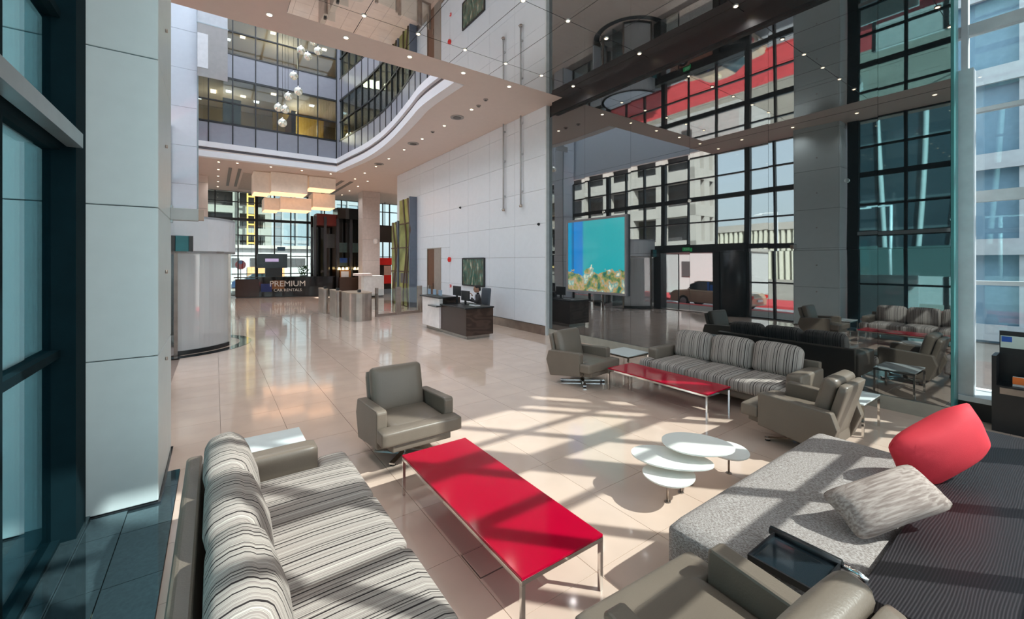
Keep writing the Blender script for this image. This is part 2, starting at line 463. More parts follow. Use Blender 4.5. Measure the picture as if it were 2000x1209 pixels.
B('door_handle', chrome_m, -.04, 0, .06, .09, 1.0, 1.25, dr)
we = B('trim_1', lalu_m, 8.08, 8.3, 9.56, 9.6, 0, CEIL)
tag(we, 'white edge trim where panels meet the dark mirror wall', 'trim', kind='structure')

# ------------------------------------------------------------------ dark mirror wall
wm = B('wall_mirror_side', black_m, XM + .02, XM + .3, 1.15, 9.56, 0, CEIL)
tag(wm, 'tall wall of dark reflecting glass panels behind the striped sofa', 'wall', kind='structure')
ym = [1.15, 1.92, 3.46, 5.0, 6.54, 8.08, 9.56]; zm = [.2, 2.4, 4.6, 6.55]
for i in range(6):
    for j in range(3):
        B('mirror_panel', mirror_m, XM, XM + .02, ym[i] + .002, ym[i + 1] - .002, zm[j] + .002, zm[j + 1] - .002, wm)
B('header_beam', black_m, XM - .12, XM + .02, 1.15, 9.3, 6.55, 6.9, wm)
B('plinth', M('green grey stone', (.36, .35, .30), .12, coat=.3), XM - .03, XM + .02, 1.15, 9.56, 0, .2, wm)
for yy in (2.3, 5.0, 7.4):
    ob('fixing_disc', cyl_me(.035, .02, chrome_m, 12, axis='x'), None, wm, (XM - .01, yy, 3.5))

# ------------------------------------------------------------------ ceilings
ce = B('ceiling', soffit_m, -1.5, 1.1, YN, 8.85, CEIL, CEIL + .35)
tag(ce, 'flat beige plaster soffit along the left windows', 'ceiling', kind='structure')
cb = B('ceiling_beam', soffit_m, -1.5, 8.5, 8.85, 9.72, CEIL, CEIL + .35)
tag(cb, 'wide beige ceiling band between mirror ceiling and atrium opening', 'ceiling', kind='structure')
curve = [(5.12, 9.72), (5.09, 10.6), (5.08, 11.4), (5.11, 12.06), (5.21, 12.81), (5.33, 13.8), (5.47, 15.09), (5.58, 16.6),
         (5.60, 18.12), (5.52, 19.65), (5.34, 21.2), (5.16, 22.9)]
def smooth_path(pts, n=4):
    out = []
    for i in range(len(pts) - 1):
        p0 = Vector(pts[max(i - 1, 0)]); p1 = Vector(pts[i]); p2 = Vector(pts[i + 1]); p3 = Vector(pts[min(i + 2, len(pts) - 1)])
        for k in range(n):
            t = k / n
            out.append(.5 * ((2 * p1) + (p2 - p0) * t + (2 * p0 - 5 * p1 + 4 * p2 - p3) * t * t + (3 * p1 - p0 - 3 * p2 + p3) * t ** 3))
    out.append(Vector(pts[-1]))
    return out
cs = smooth_path(curve)
c3 = ob('ceiling_soffit', prism([tuple(p) for p in cs] + [(8.5, 22.9), (8.5, 9.72)], CEIL, CEIL + .3, soffit_m))
tag(c3, 'beige soffit with a wavy edge beside the white panel wall', 'ceiling', kind='structure')
c4 = B('ceiling_far', soffit_m, -3, 14, 22.9, 33.6, CEIL, CEIL + .3)
tag(c4, 'beige ceiling over the far end of the lobby', 'ceiling', kind='structure')
for x in (.55, .95): B('slot_light', M('slot grey', (.2, .18, .16), .6), x, x + .14, 25, 31, CEIL - .012, CEIL + .01, c4)
B('recess_panel', M('recess beige', (.5, .42, .36), .7), 1.2, 3.4, 26, 32, CEIL - .01, CEIL + .01, c4)
for y in (0, .5): B('slot_light', M('slot grey', (.2, .18, .16), .6), 5.9 + y, 6.1 + y, 25.2, 31, CEIL - .012, CEIL + .01, c4)
cm = B('ceiling_mirror', black_m, 1.1, XM + .3, YN, 8.85, CEIL + .012, CEIL + .35)
tag(cm, 'mirrored ceiling of square glass panels over the lounge', 'ceiling', kind='structure')
gx = [1.1] + [2.31 + 1.093 * k for k in range(6)] + [XM]; gy = [YN] + [1.7 + 2.13 * k for k in range(4)] + [8.85]
for i in range(len(gx) - 1):
    for j in range(len(gy) - 1):
        B('mirror_panel', cmirror_m, gx[i] + .006, gx[i + 1] - .006, gy[j] + .006, gy[j + 1] - .006, CEIL, CEIL + .012, cm)

# ------------------------------------------------------------------ atrium above the opening
def ribbon(path, z0, z1, t, m):
    n = len(path); v = []; f = []
    for i, p in enumerate(path):
        a = path[max(i - 1, 0)]; b = path[min(i + 1, n - 1)]
        d = (b - a).normalized(); nn = Vector((-d.y, d.x))
        q = p + nn * t
        v += [(p.x, p.y, z0), (p.x, p.y, z1), (q.x, q.y, z1), (q.x, q.y, z0)]
    for i in range(n - 1):
        for k in range(4):
            f.append([i * 4 + k, i * 4 + (k + 1) % 4, (i + 1) * 4 + (k + 1) % 4, (i + 1) * 4 + k])
    f += [[0, 1, 2, 3], [(n - 1) * 4 + k for k in range(4)]]
    return mesh(v, f, m)
rev = [Vector(p) for p in cs]
farp = [Vector((5.16, 22.9)), Vector((-1.5, 22.9))]
full = rev + farp[1:]
tr = thing('trim_2', 'white balcony edge with a grey stripe curving round the atrium opening', 'trim', kind='structure')
for nm, pth in (('curved', rev), ('straight', farp)):
    off = Vector((-.05, 0)) if nm == 'curved' else Vector((0, -.05))
    ob('lower_band', ribbon([p + off for p in pth], 6.88, 7.14, -.3, fascia_m), None, tr)
    ob('grey_stripe', ribbon([p - off for p in pth], 7.14, 7.32, -.2, fgrey_m), None, tr)
    ob('upper_band', ribbon([p + off for p in pth], 7.32, 7.56, -.3, fascia_m), None, tr)
aw = thing('wall_atrium', 'atrium facade of grey panels and dark office windows above the lobby', 'wall', kind='structure')
def facade_seg(a, b, first):
    d = (b - a); L = d.length; d.normalize(); ang = math.atan2(d.y, d.x); mid = (a + b) / 2
    nn = Vector((d.y, -d.x)) * .16            # set back behind the balcony edge
    for z0, z1, nm, m, t in ((7.56, 8.52, 'spandrel_panel', spandrel_m, .05), (10.62, 11.75, 'spandrel_panel', spandrel_m, .05),
                             (8.52, 9.5, 'pane', dglass_m, .012), (9.5, 10.62, 'pane', dglass_m, .012),
                             (11.75, 12.8, 'pane', dglass_m, .012), (12.8, 13.9, 'pane', dglass_m, .012)):
        g = .012
        ob(nm, box_me(round(L - g, 3), t, z1 - z0 - g, m), None, aw, (mid.x + nn.x, mid.y + nn.y, (z0 + z1) / 2), (0, 0, ang))
    ob('mullion', box_me(.05, .09, 6.34, black_m), None, aw, (a.x + nn.x, a.y + nn.y, 10.73), (0, 0, ang))
    for z in (8.52, 9.5, 10.62, 11.75, 12.8):
        ob('transom', box_me(round(L, 3), .08, .06 if z not in (10.62, 8.52) else .09, black_m), None, aw, (mid.x + nn.x, mid.y + nn.y, z), (0, 0, ang))
# resample the curve at about half a metre
def resample(p, s):
    out = [p[0]]; acc = 0
    for i in range(1, len(p)):
        acc += (p[i] - p[i - 1]).length
        if acc >= s: out.append(p[i]); acc = 0
    if (out[-1] - p[-1]).length > .2: out.append(p[-1])
    return out
rs = resample(rev, .62)
for i in range(len(rs) - 1): facade_seg(rs[i], rs[i + 1], i == 0)
fx = [5.16 - .9 * k for k in range(8)]
for i in range(7): facade_seg(Vector((fx[i], 22.9)), Vector((fx[i + 1], 22.9)), False)
ob('corner_post', box_me(.34, .34, 6.4, spandrel_m), None, aw, (5.36, 23.1, 10.74))
warm_m = M('office beige', (.42, .34, .26), .7, var=.15, scale=1.5)
of = thing('wall_offices', 'office floors seen behind the atrium windows', 'wall', kind='structure')
for z0, z1 in ((7.2, 7.5), (10.7, 11.7), (13.9, 14.3)):
    B('slab', soffit_m, -1.5, 10, 23.25, 28, z0, z1, of); B('slab', soffit_m, 5.85, 10, 9.72, 23.25, z0, z1, of)
B('back_wall', warm_m, -1.5, 10, 28, 28.2, 7, 14.3, of); B('back_wall', M('office grey', (.30, .31, .33), .7), 10, 10.2, 9.5, 28.2, 7, 14.3, of)
B('end_wall', white_m, -1.7, -1.5, 22.9, 28.2, 7.2, 14.3, of); B('end_wall', white_m, 5.3, 10, 9.5, 9.72, 7.2, 14.3, of)
B('white_screen', M('office screen', (.6, .64, .62), .6), .3, 1.05, 24.6, 24.8, 7.5, 10.2, of)
B('partition', brown_m, 3.2, 3.4, 24, 27.5, 7.5, 10, of); B('yellow_wall', M('office ochre', (.50, .33, .08), .7), 2.6, 5.2, 26.4, 26.6, 7.5, 10.6, of)
rnd = random.Random(3)
for k in range(16):
    B('office_light', lamp_m if k % 2 else M('cool tube', (.9, .95, 1), .5, emit=6), *(lambda x, y: (x, x + .22, y, y + .22))(-.8 + .62 * k % 6.2, 23.8 + rnd.random() * 3), (10.66 if k % 3 else 13.86), (10.7 if k % 3 else 13.9), of)
for x, y, z, e in ((3.5, 25.4, 9.6, 160), (.5, 25.4, 9.6, 60), (3, 25.4, 13.0, 90), (8, 20, 9.6, 90), (8, 14, 9.6, 90), (8, 17, 13, 90)):
    ld = bpy.data.lights.new('office_lamp', 'POINT'); ld.energy = e; ld.color = (1, .82, .55); ld.shadow_soft_size = .3
    lo = bpy.data.objects.new('office_lamp', ld); link(lo, of); lo.location = (x, y, z)
an = B('wall_atrium_near', white_m, -1.5, 5.3, 9.4, 9.72, 7.25, 14.3)
tag(an, 'white atrium wall above the ceiling band', 'wall', kind='structure')
al = B('wall_atrium_left', white_m, -1.7, -1.5, 9.4, 22.9, 7.25, 14.3)
tag(al, 'white atrium wall on the left above the entrance', 'wall', kind='structure')
frost_m = bpy.data.materials.new('sun diffusing skylight'); frost_m.use_nodes = True
_n = frost_m.node_tree.nodes; _l = frost_m.node_tree.links; _n.clear()
_o = _n.new('ShaderNodeOutputMaterial'); _t = _n.new('ShaderNodeBsdfTranslucent'); _t.inputs[0].default_value = (.60, .63, .67, 1)
_l.new(_t.outputs[0], _o.inputs[0])
sk = curtain('window_6', 'unseen skylight over the atrium, frosted to diffuse the sun', 'y', 0, [-1.6 + 1.92 * k for k in range(5)], [0.0 + 1.98 * k for k in range(8)], alu_m, frost_m)  # out of view; frosting added so no direct sun enters the atrium
sk.rotation_euler = (R(-90), 0, 0); sk.location = (0, 9.6, 14.35)

# ------------------------------------------------------------------ left side: columns and glazing
def column(name, label, x0, x1, y0, y1, z0, z1, pitch, off, m, cham=.05):
    c = B(name, joint_m, x0 + .03, x1 - .03, y0 + .03, y1 - .03, z0, z1)
    tag(c, label, 'column', kind='structure')
    z = z0 + off - pitch
    while z < z1:
        a = max(z, z0 + .002); b = min(z + pitch, z1)
        if b - a > .05:
            B('cladding', m, x0, x1, y0, y0 + .04, a + .004, b - .004, c, .006); B('cladding', m, x0, x1, y1 - .04, y1, a + .004, b - .004, c, .006)
            B('cladding', m, x1 - .04, x1, y0 + .042, y1 - .042, a + .004, b - .004, c, .006); B('cladding', m, x0, x0 + .04, y0 + .042, y1 - .042, a + .004, b - .004, c, .006)
        z += pitch
    return c
c1 = column('column', 'broad white panelled column at the left foreground beside the teal window', -1.65, -.42, 4.95, 6.3, .03, CEIL, 1.345, 1.32, colw_m)
B('plinth', granite_m, -1.66, -.40, 4.93, 6.32, -.02, .03, c1)
for z in (1.2, 2.1, 3.4, 4.6, 5.8): ob('stud', cyl_me(.018, .02, steel_m, 10, axis='x'), None, c1, (-.41, 5.6, z))
c2 = column('column', 'slim white panelled column rising beside the atrium behind the revolving door', -1.35, -.52, 18.5, 19.3, 0, 14.2, 1.345, .9, white_m)
B('edge_trim', alu_m, -.515, -.48, 18.49, 18.54, 0, 14.0, c2)
c5 = column('column', 'beige column in front of the far left windows', -.78, -.32, 28, 28.6, 0, CEIL, 1.4, .9, soffit_m)
c6 = column('column', 'pale grey column right of the black kiosk', 7.9, 9.04, 28, 29, 0, CEIL, 1.4, .9, M('greige cladding', (.60, .55, .53), .5))

nearw = curtain('window_1', 'dark teal framed window bay at the left edge beside the column', 'x', -1.02,
                [YN, .9, 2.3, 3.45, 4.86], [.05, 1.5, 3.14, 4.1, 5.1, 6.0, CEIL], teal_m, tglass_m, bold_u=(0, 2), bold_z=(2, 4), bw=.16)
B('post', teal_m, -1.06, -.88, 4.6, 4.9, .05, CEIL, nearw)
B('rail', alu_m, -.93, -.84, 3.35, 4.6, 3.09, 3.2, nearw)
B('rail', alu_m, -.93, -.84, YN, 3.35, 3.09, 3.2, nearw)
ul = [6.3, 7.25, 8.3, 9.6, 10.9, 12.2, 13.3, 14.5, 15.7, 17.1, 18.5, 19.7, 21.1, 22.6, 24, 26, 28, 30, 32, 33.2]
leftw = curtain('window_2', 'long black framed window wall with the street entrance', 'x', -1.3, ul, [0, 1.4, 2.85, 4.0, 5.05, 5.95, CEIL],
                black_m, glass_m, bold_u=(2, 5, 8, 13), bold_z=(2, 4), bw=.2, skip=lambda u, z: 8.3 < u < 15.7 and z < 2.85)
nearwall = curtain('window_3', 'tall framed window wall behind the lounge letting in the sun', 'y', YN,
                   [-1.1, -.2, .85, 1.95, 3.0, 4.05, 5.11, 6.51, 7.55, 8.68, 9.3], [0, 1.1, 2.5, 3.95, 5.0, 5.87, CEIL], black_m, glass_m,
                   w=.10, tw=.08, d=.09, bold_z=(4,), bw=.28, bold_u=(7,), bwu=.40)
rw = curtain('window_4', 'pale framed window right of the mirror wall', 'x', 9.05, [YN, .45, 1.12, 1.5], [.32, 1.9, 3.15, 4.4, 5.6, CEIL], lalu_m, glass_m, bold_z=(2, 4), bw=.16)
B('jamb', lalu_m, 8.55, 8.75, .98, 1.14, .3, 4.9, rw); B('sill', lalu_m, 8.5, 9.2, YN, 1.14, .27, .34, rw); B('sill_base', black_m, 8.62, 9.2, YN, 1.14, 0, .27, rw)
B('end_return', M('teal edge', (.05, .22, .22), .3), XM - .0, XM + .3, 1.12, 1.15, 0, CEIL, rw)
rf = B('ceiling_return', soffit_m, XM + .3, 9.3, YN, 1.4, CEIL, CEIL + .3); tag(rf, 'small ceiling strip over the right window', 'ceiling', kind='structure')
farw = curtain('window_5', 'dark framed window wall at the far end of the lobby', 'y', 33.2, [-2.6, -1.3, 0, 1.25, 2.3, 3.37, 4.38, 5.44, 6.6, 7.8, 9.2, 10.33, 10.95, 11.5, 13],
               [0, 1.4, 2.62, 4.01, 5.06, 6.21, CEIL], black_m, dimglass_m, bold_u=(4,), bold_z=(4,), bw=.18)
fr = B('wall_far_right', soffit_m, 13.8, 14, 22.1, 33.5, 0, CEIL); tag(fr, 'plain beige wall at the far right end', 'wall', kind='structure')
fr2 = B('wall_far_return', soffit_m, 8.4, 14, 21.9, 22.1, 0, CEIL); tag(fr2, 'beige return wall behind the white panels', 'wall', kind='structure')

# street doors
dp = thing('door_2', 'black framed street entrance with open sliding doors', 'door', kind='structure')
B('header', black_m, -1.5, -1.05, 8.3, 12.6, 2.64, 3.0, dp)
B('jamb', black_m, -1.5, -1.05, 12.2, 12.6, 0, 2.64, dp); B('jamb', black_m, -1.5, -1.05, 9.35, 9.62, 0, 2.64, dp)
ob('curved_pier', cyl_me(.52, 2.7, black_m, 24), None, dp, (-1.28, 8.82, 1.35))
B('sliding_leaf', glass_m, -1.24, -1.22, 11.4, 12.2, 0, 2.6, dp); B('leaf_frame', black_m, -1.25, -1.21, 11.36, 11.4, 0, 2.6, dp)
B('threshold', steel_m, -1.5, -1.05, 9.62, 12.2, -.02, .004, dp)
es = thing('exit_sign', 'small green exit sign above the street doors', 'sign', (-1.03, 10.8, 2.78))
B('body', M('exit green', (.02, .35, .10), .4, emit=.6), -.02, .01, -.22, .22, -.08, .08, es)
text_ob('lettering', 'EXIT', .14, paper_m, es, (.012, 0, -.05), (R(90), 0, R(90)), .002)

# revolving door
rd = thing('door_3', 'round glass revolving door with white canopy and dark floor ring', 'door', (-1.0, 13.95, 0), kind='structure')
def arc(r, a0, a1, n): return [Vector((r * math.cos(R(a0 + (a1 - a0) * k / n)), r * math.sin(R(a0 + (a1 - a0) * k / n)))) for k in range(n + 1)]
ob('canopy', ribbon(arc(1.46, -90, 90, 20), 2.42, 3.32, .12, white_m), None, rd)
cpoly = [(p.x, p.y) for p in arc(1.46, -90, 90, 20)]
ob('canopy_top', prism(cpoly, 3.26, 3.32, white_m), None, rd)
ob('canopy_underside', prism(cpoly, 2.42, 2.47, steel_m), None, rd)
ob('curved_glass', ribbon(arc(1.44, -80, -25, 12), .1, 2.42, .015, drumgl_m), None, rd)
ob('curved_glass', ribbon(arc(1.44, 30, 80, 12), .1, 2.42, .015, drumgl_m), None, rd)
ob('base_rail', ribbon(arc(1.46, -80, -25, 12), 0, .1, .06, black_m), None, rd)
ob('base_rail', ribbon(arc(1.46, 30, 80, 12), 0, .1, .06, black_m), None, rd)
for a in (-80, -25, 30, 80):
    p = arc(1.44, a, a + 1, 1)[0]; B('post', steel_m, p.x - .035, p.x + .035, p.y - .035, p.y + .035, 0, 2.42, rd)
for a in (-60, 0, 60):
    o = B('door_wing', balus_m, .05, 1.38, -.008, .008, .05, 2.4, rd)
    o.rotation_euler = (0, 0, R(a)); o.location = (0.715 * math.cos(R(a)), 0.715 * math.sin(R(a)), 1.22)
for a0, a1 in ((-172, -95), (95, 172)): ob('frosted_wall', ribbon(arc(1.44, a0, a1, 12), .1, 2.42, .03, M('frosted white', (.78, .78, .78), .4)), None, rd)
ob('centre_post', cyl_me(.05, 2.4, steel_m, 12), None, rd, (0, 0, 1.2))
ob('floor_ring', ribbon(arc(1.85, -90, 90, 24), 0, .006, .28, granite_m), None, rd)
ob('entry_mat', prism([(p.x, p.y) for p in arc(1.36, -90, 90, 20)], 0, .005, M('pale mat', (.5, .44, .40), .8)), None, rd)
B('white_jamb', white_m, .75, 1.25, 1.35, 1.42, .22, 2.42, rd); B('jamb_base', steel_m, .75, 1.25, 1.34, 1.43, 0, .22, rd)
sgn = thing('canopy_sign', 'teal and black sign strip on the revolving door canopy', 'sign', (-.62, 12.24, 2.45))
B('black_part', black_m, -.34, -.12, -.02, .0, 0, .36, sgn, rot=(0, 0, R(12))); B('teal_part', M('teal sign', (.01, .17, .20), .4), -.12, .12, -.02, .03, 0, .36, sgn, rot=(0, 0, R(12)))
B('dark_end', black_m, .12, .2, -.01, .05, 0, .36, sgn, rot=(0, 0, R(12)))

# ------------------------------------------------------------------ outside
gr = B('ground', asph_m, -150, 150, -60, 200, -.6, -.32); tag(gr, 'grey asphalt street around the building', 'ground', kind='structure')
pv = B('pavement', sand_m, -4.2, -1.6, -30, 70, -.4, -.05); tag(pv, 'pale paved footway outside the left windows', 'pavement', kind='structure')
kb = thing('kerb', 'red painted kerb line along the street', 'kerb', kind='structure')
for k in range(40): B('kerb_stone', kerbred_m, -4.75, -4.2, -20 + k * 1.5, -18.52 + k * 1.5, -.4, -.04, kb)
p2 = B('pavement_far', sand_m, -60, -13, -30, 70, -.4, -.2); tag(p2, 'sandy ground across the street', 'pavement', kind='structure')
rl = B('red_lane', M('red road surface', (.42, .035, .04), .8, var=.1, scale=2), -13, -8.6, -8, 45, -.33, -.18); tag(rl, 'red surfaced lane along the far side of the street', 'road', kind='structure')
p3 = B('pavement_right', sand_m, 9.3, 40, -60, 20, -.4, -.1); tag(p3, 'pale paving outside the right window', 'pavement', kind='structure')
p4 = B('pavement_end', sand_m, -10, 40, 33.6, 45, -.4, -.08); tag(p4, 'pale paving beyond the far windows', 'pavement', kind='structure')

nb = thing('neighbour_building', 'pale blue glass building outside the right window', 'building', (18, -4, -.3))
B('body', M('blue glass facade', (.16, .27, .36), .15), 0, 6, -10, 7.5, 0, 12, nb)
for k in range(9): B('pier', M('pale grey pier', (.36, .40, .43), .6), -.25, 0, -10 + k * 2.1, -9.5 + k * 2.1, 0, 12, nb)
for k in range(5): B('ledge', M('pale grey pier', (.36, .40, .43), .6), -.35, -.25, -10, 7.5, 2.4 * k + .3, 2.4 * k + .75, nb)
def frame_building(name, label, x0, x1, y0, y1, h, fl, nx, ny, m, base=0.):
    b = thing(name, label, 'building')
    B('core', dark_m, x0 + 1.5, x1 - 1.5, y0 + 1.5, y1 - 1.5, base, h, b)
    z = base
    while z <= h:
        B('floor_slab', m, x0, x1, y0, y1, z, z + 1.1, b); z += fl
    for i in range(nx + 1):
        x = x0 + (x1 - x0 - .9) * i / nx
        for y in (y0, y1 - .9): B('pillar', m, x, x + .9, y + .02, y + .88, base, h, b)
    for j in range(1, ny):
        y = y0 + (y1 - y0 - .9) * j / ny
        for x in (x0, x1 - .9): B('pillar', m, x + .02, x + .88, y, y + .9, base, h, b)
    return b
frame_building('concrete_building', 'tall pale concrete frame building reflected across the street', -26, -22, 22.9, 50, 34, 3.6, 2, 7, conc_m, -.3)
fb = frame_building('parking_building', 'pale building of open decks beyond the far windows', -24, 7.5, 78, 95, 42, 3.4, 7, 4, M('cream concrete', (.25, .26, .225), .8), -.3)
mast = thing('hoist_mast', 'yellow lattice hoist mast standing before the deck building', 'mast', (4.6, 76.5, -.3))
for sx in (-.5, .5): B('mast_leg', yellow_m, sx - .1, sx + .1, -.1, .1, 0, 36, mast)
for k in range(24): B('mast_brace', yellow_m, -.5, .5, -.06, .06, 1 + k * 1.45, 1.25 + k * 1.45, mast)
gb2 = thing('glass_tower', 'grey glazed tower beyond the far windows', 'building', (16, 88, -.3))
B('body', M('tower glass', (.22, .28, .31), .15), -6.5, 7, -5, 8, 0, 55, gb2)
for k in range(14): B('floor_band', M('tower band', (.28, .31, .32), .4), -6.6, 7.1, -5.1, -4.9, 2 + k * 3.8, 2.6 + k * 3.8, gb2)
for k in range(7): B('tower_fin', M('tower band', (.28, .31, .32), .4), -6.5 + k * 2.2, -6.2 + k * 2.2, -5.3, -5, 0, 55, gb2)
sb = thing('site_office', 'long white single storey building with orange shutter beyond the far windows', 'building', (-2, 60, -.3))
B('wall', bwhite_m, -14, 14, 0, 6, 0, 4.2, sb); B('roof', conc_m, -14.4, 14.4, -.4, 6.4, 4.2, 4.6, sb)
for k in range(7): B('window', dark_m, -12.5 + k * 3.6, -10 + k * 3.6, -.06, 0, 1.9, 3.0, sb)
B('shutter', M('orange shutter', (.72, .34, .14), .6), 5.2, 9.2, -.1, 0, .2, 1.9, sb)
# low white street building opposite the doors
lb = thing('street_building', 'low white building with dark windows across the street from the doors', 'building', (-14.2, 22, -.2))
B('wall', bwhite_m, -5, 0, -7, 8, 0, 3.2, lb); B('cornice', conc_m, -5, .12, -7.1, 8.1, 3.2, 3.4, lb)
for y in (-3.4, 1.8): B('window', dark_m, -.02, .06, y, y + .9, 1.3, 2.5, lb); 
for y in (-1.2, -.5): B('door', M('grey door', (.35, .33, .33), .5), -.02, .05, y, y + .62, 0, 2.1, lb)
# long building with fins
fbld = thing('fin_building', 'long pale building with tall vertical fins far across the street', 'building', (-48, 27, -.3))
B('body', M('fin body', (.30, .30, .27), .7), -8, -.4, -4.5, 10, 0, 7.2, fbld); B('roof', conc_m, -8.2, .2, -4.7, 10.2, 7.2, 8.2, fbld)
for k in range(20): B('fin', M('cream fin', (.62, .60, .50), .7), -.4, .1, -4.5 + k * .72, -4.15 + k * .72, 0, 7.2, fbld)
# dark tower with curving white ribs
tw = thing('ribbed_tower', 'dark glass tower with bowed white ribs across the street', 'building', (-55, 13, -.3))
B('body', M('dark tower glass', (.03, .045, .055), .12), -14, 0, -14, 8, 0, 70, tw)
for k in range(18): B('floor_line', M('tower line', (.08, .10, .11), .3), -.02, .08, -14, 8, 3 + k * 3.8, 3.3 + k * 3.8, tw)
B('podium', M('tower podium', (.07, .11, .11), .2), 0, 2.5, -13, 7, 0, 4.5, tw)
for y0, bow in ((-9, -1.5), (-5.5, -1.6), (-2.6, -1.4), (.2, -1.0), (3, 1.0), (5.8, 1.4)):
    pts = [(0.35, y0 + bow * math.sin(math.pi * k / 14 * 1.1), 70 * k / 14) for k in range(15)]
    ob('rib', tube_me(pts, .26, M('white rib', (.50, .52, .52), .5), 6), None, tw)
# white hoarding boards by the near left window
hb = thing('hoarding_board', 'tall white hoarding board leaning outside the near left window', 'board', (-5.6, 4.9, -.3))
B('board', bwhite_m, -.05, .05, -.9, .9, 0, 2.0, hb); B('prop', conc_m, -.9, -.05, -.05, .05, .0, .1, hb)
for y in (-.7, .7): B('stake', conc_m, -.12, -.05, y - .04, y + .04, 0, 1.9, hb)
hb2 = thing('barrier_wall', 'long low white barrier panel across the near street', 'barrier', (-9, 3.0, -.3))
for k in range(3): B('panel', bwhite_m, -.06, .06, -4 + k * 2.4, -1.62 + k * 2.4, .7, 1.9, hb2)
for k in range(4): B('post', black_m, -.1, .1, -4.1 + k * 2.4, -3.95 + k * 2.4, 0, 1.9, hb2)
for k, (x, y) in enumerate(((-26, 9.3), (-24, 16.5), (-19, 3.2))):
    sl = thing('street_lamp', ['slim grey street lamp with one arm before the fin building', 'slim grey street lamp left of the fin building', 'white twin arm street lamp before the dark tower'][k], 'street lamp', (x, y, -.3))
    ob('pole', cyl_me(.09, 7 if k < 2 else 5.2, lalu_m, 8), None, sl, (0, 0, 3.5 if k < 2 else 2.6))
    hgt = 7 if k < 2 else 5.2
    B('arm', lalu_m, -.05, .05, 0, 1.5, hgt - .1, hgt, sl)
    if k == 2: B('arm', lalu_m, -.05, .05, -1.5, 0, hgt - .1, hgt, sl)
    B('lamp_head', lalu_m, -.15, .15, 1.2, 1.9, hgt - .2, hgt - .08, sl)
    if k == 2: B('lamp_head', lalu_m, -.15, .15, -1.9, -1.2, hgt - .2, hgt - .08, sl)

def make_car(label, loc, rz, paint, stripe):
    c = thing('car', label, 'car', loc, rz)
    prof = [(-2.3, .35), (-2.32, .75), (-2.1, .92), (-1.5, .98), (-.75, 1.42), (.55, 1.46), (1.25, 1.1), (2.05, .98), (2.3, .8), (2.3, .35)]
    low = [(-2.3, .28), (-2.33, .75), (-2.12, .92), (-1.45, .98), (1.2, 1.0), (2.05, .93), (2.28, .75), (2.28, .28)]
    ob('body', prism(low, -.88, .88, paint, 'x', .07), None, c)
    cab = [(-1.5, .96), (-.78, 1.40), (-.3, 1.46), (.5, 1.46), (.95, 1.3), (1.3, .98)]
    ob('cabin', prism(cab, -.74, .74, M('car glass', (.03, .05, .06), .05, coat=1), 'x', .04), None, c)
    ob('roof', prism([(-.74, 1.40), (-.3, 1.455), (.5, 1.455), (.75, 1.38), (.75, 1.43), (.5, 1.49), (-.3, 1.49), (-.74, 1.44)], -.72, .72, paint, 'x', .01), None, c)
    for s in (-1, 1):
        B('door_pillar', stripe, s * .74 - .02, s * .74 + .02, -.1, .0, .98, 1.45, c)
        ob('wing_mirror', rbox_me(.16, .12, .12, paint, .04, n=3), None, c, (s * .95, 1.0, 1.03))
        for y in (-1.42, 1.4):
            w = ob('wheel', cyl_me(.33, .22, M('tyre', (.015, .015, .015), .8), 24, axis='x'), None, c, (s * .80, y, .33))
            ob('rim', cyl_me(.21, .23, alu_m, 16, axis='x'), None, w, (s * .005, 0, 0))
        B('tail_light', M('tail red', (.5, .01, .01), .2), s * .80 - .09, s * .80 + .09, -2.36, -2.25, .68, .84, c); B('head_light', lalu_m, s * .75 - .12, s * .75 + .12, 2.2, 2.31, .62, .76, c)
    B('number_plate', paper_m, -.26, .26, -2.36, -2.3, .5, .62, c)
    return c
ct = make_car('beige saloon taxi with a blue roof panel parked outside the street doors', (-6.3, 12.4, -.32), 0, M('champagne paint', (.50, .36, .25), .25, metal=.3, coat=.6), M('taxi blue', (.02, .15, .55), .3))
B('taxi_sign', M('taxi lamp', (.6, .55, .4), .4), -.2, .2, -.25, -.05, 1.49, 1.62, ct)
B('roof_panel', M('taxi blue', (.02, .15, .55), .3), .735, .765, -1.05, -.15, .99, 1.3, ct)
make_car('white van like car parked far down the street', (-15, 9.6, -.2), R(90), bwhite_m, black_m)
make_car('dark blue car parked beyond the far windows', (3.4, 44, -.32), R(90), M('navy paint', (.03, .06, .12), .25, coat=.6), black_m)
make_car('silver car parked beyond the far windows', (-1.6, 47, -.32), R(90), M('silver paint', (.5, .52, .54), .3, metal=.5, coat=.6), black_m)

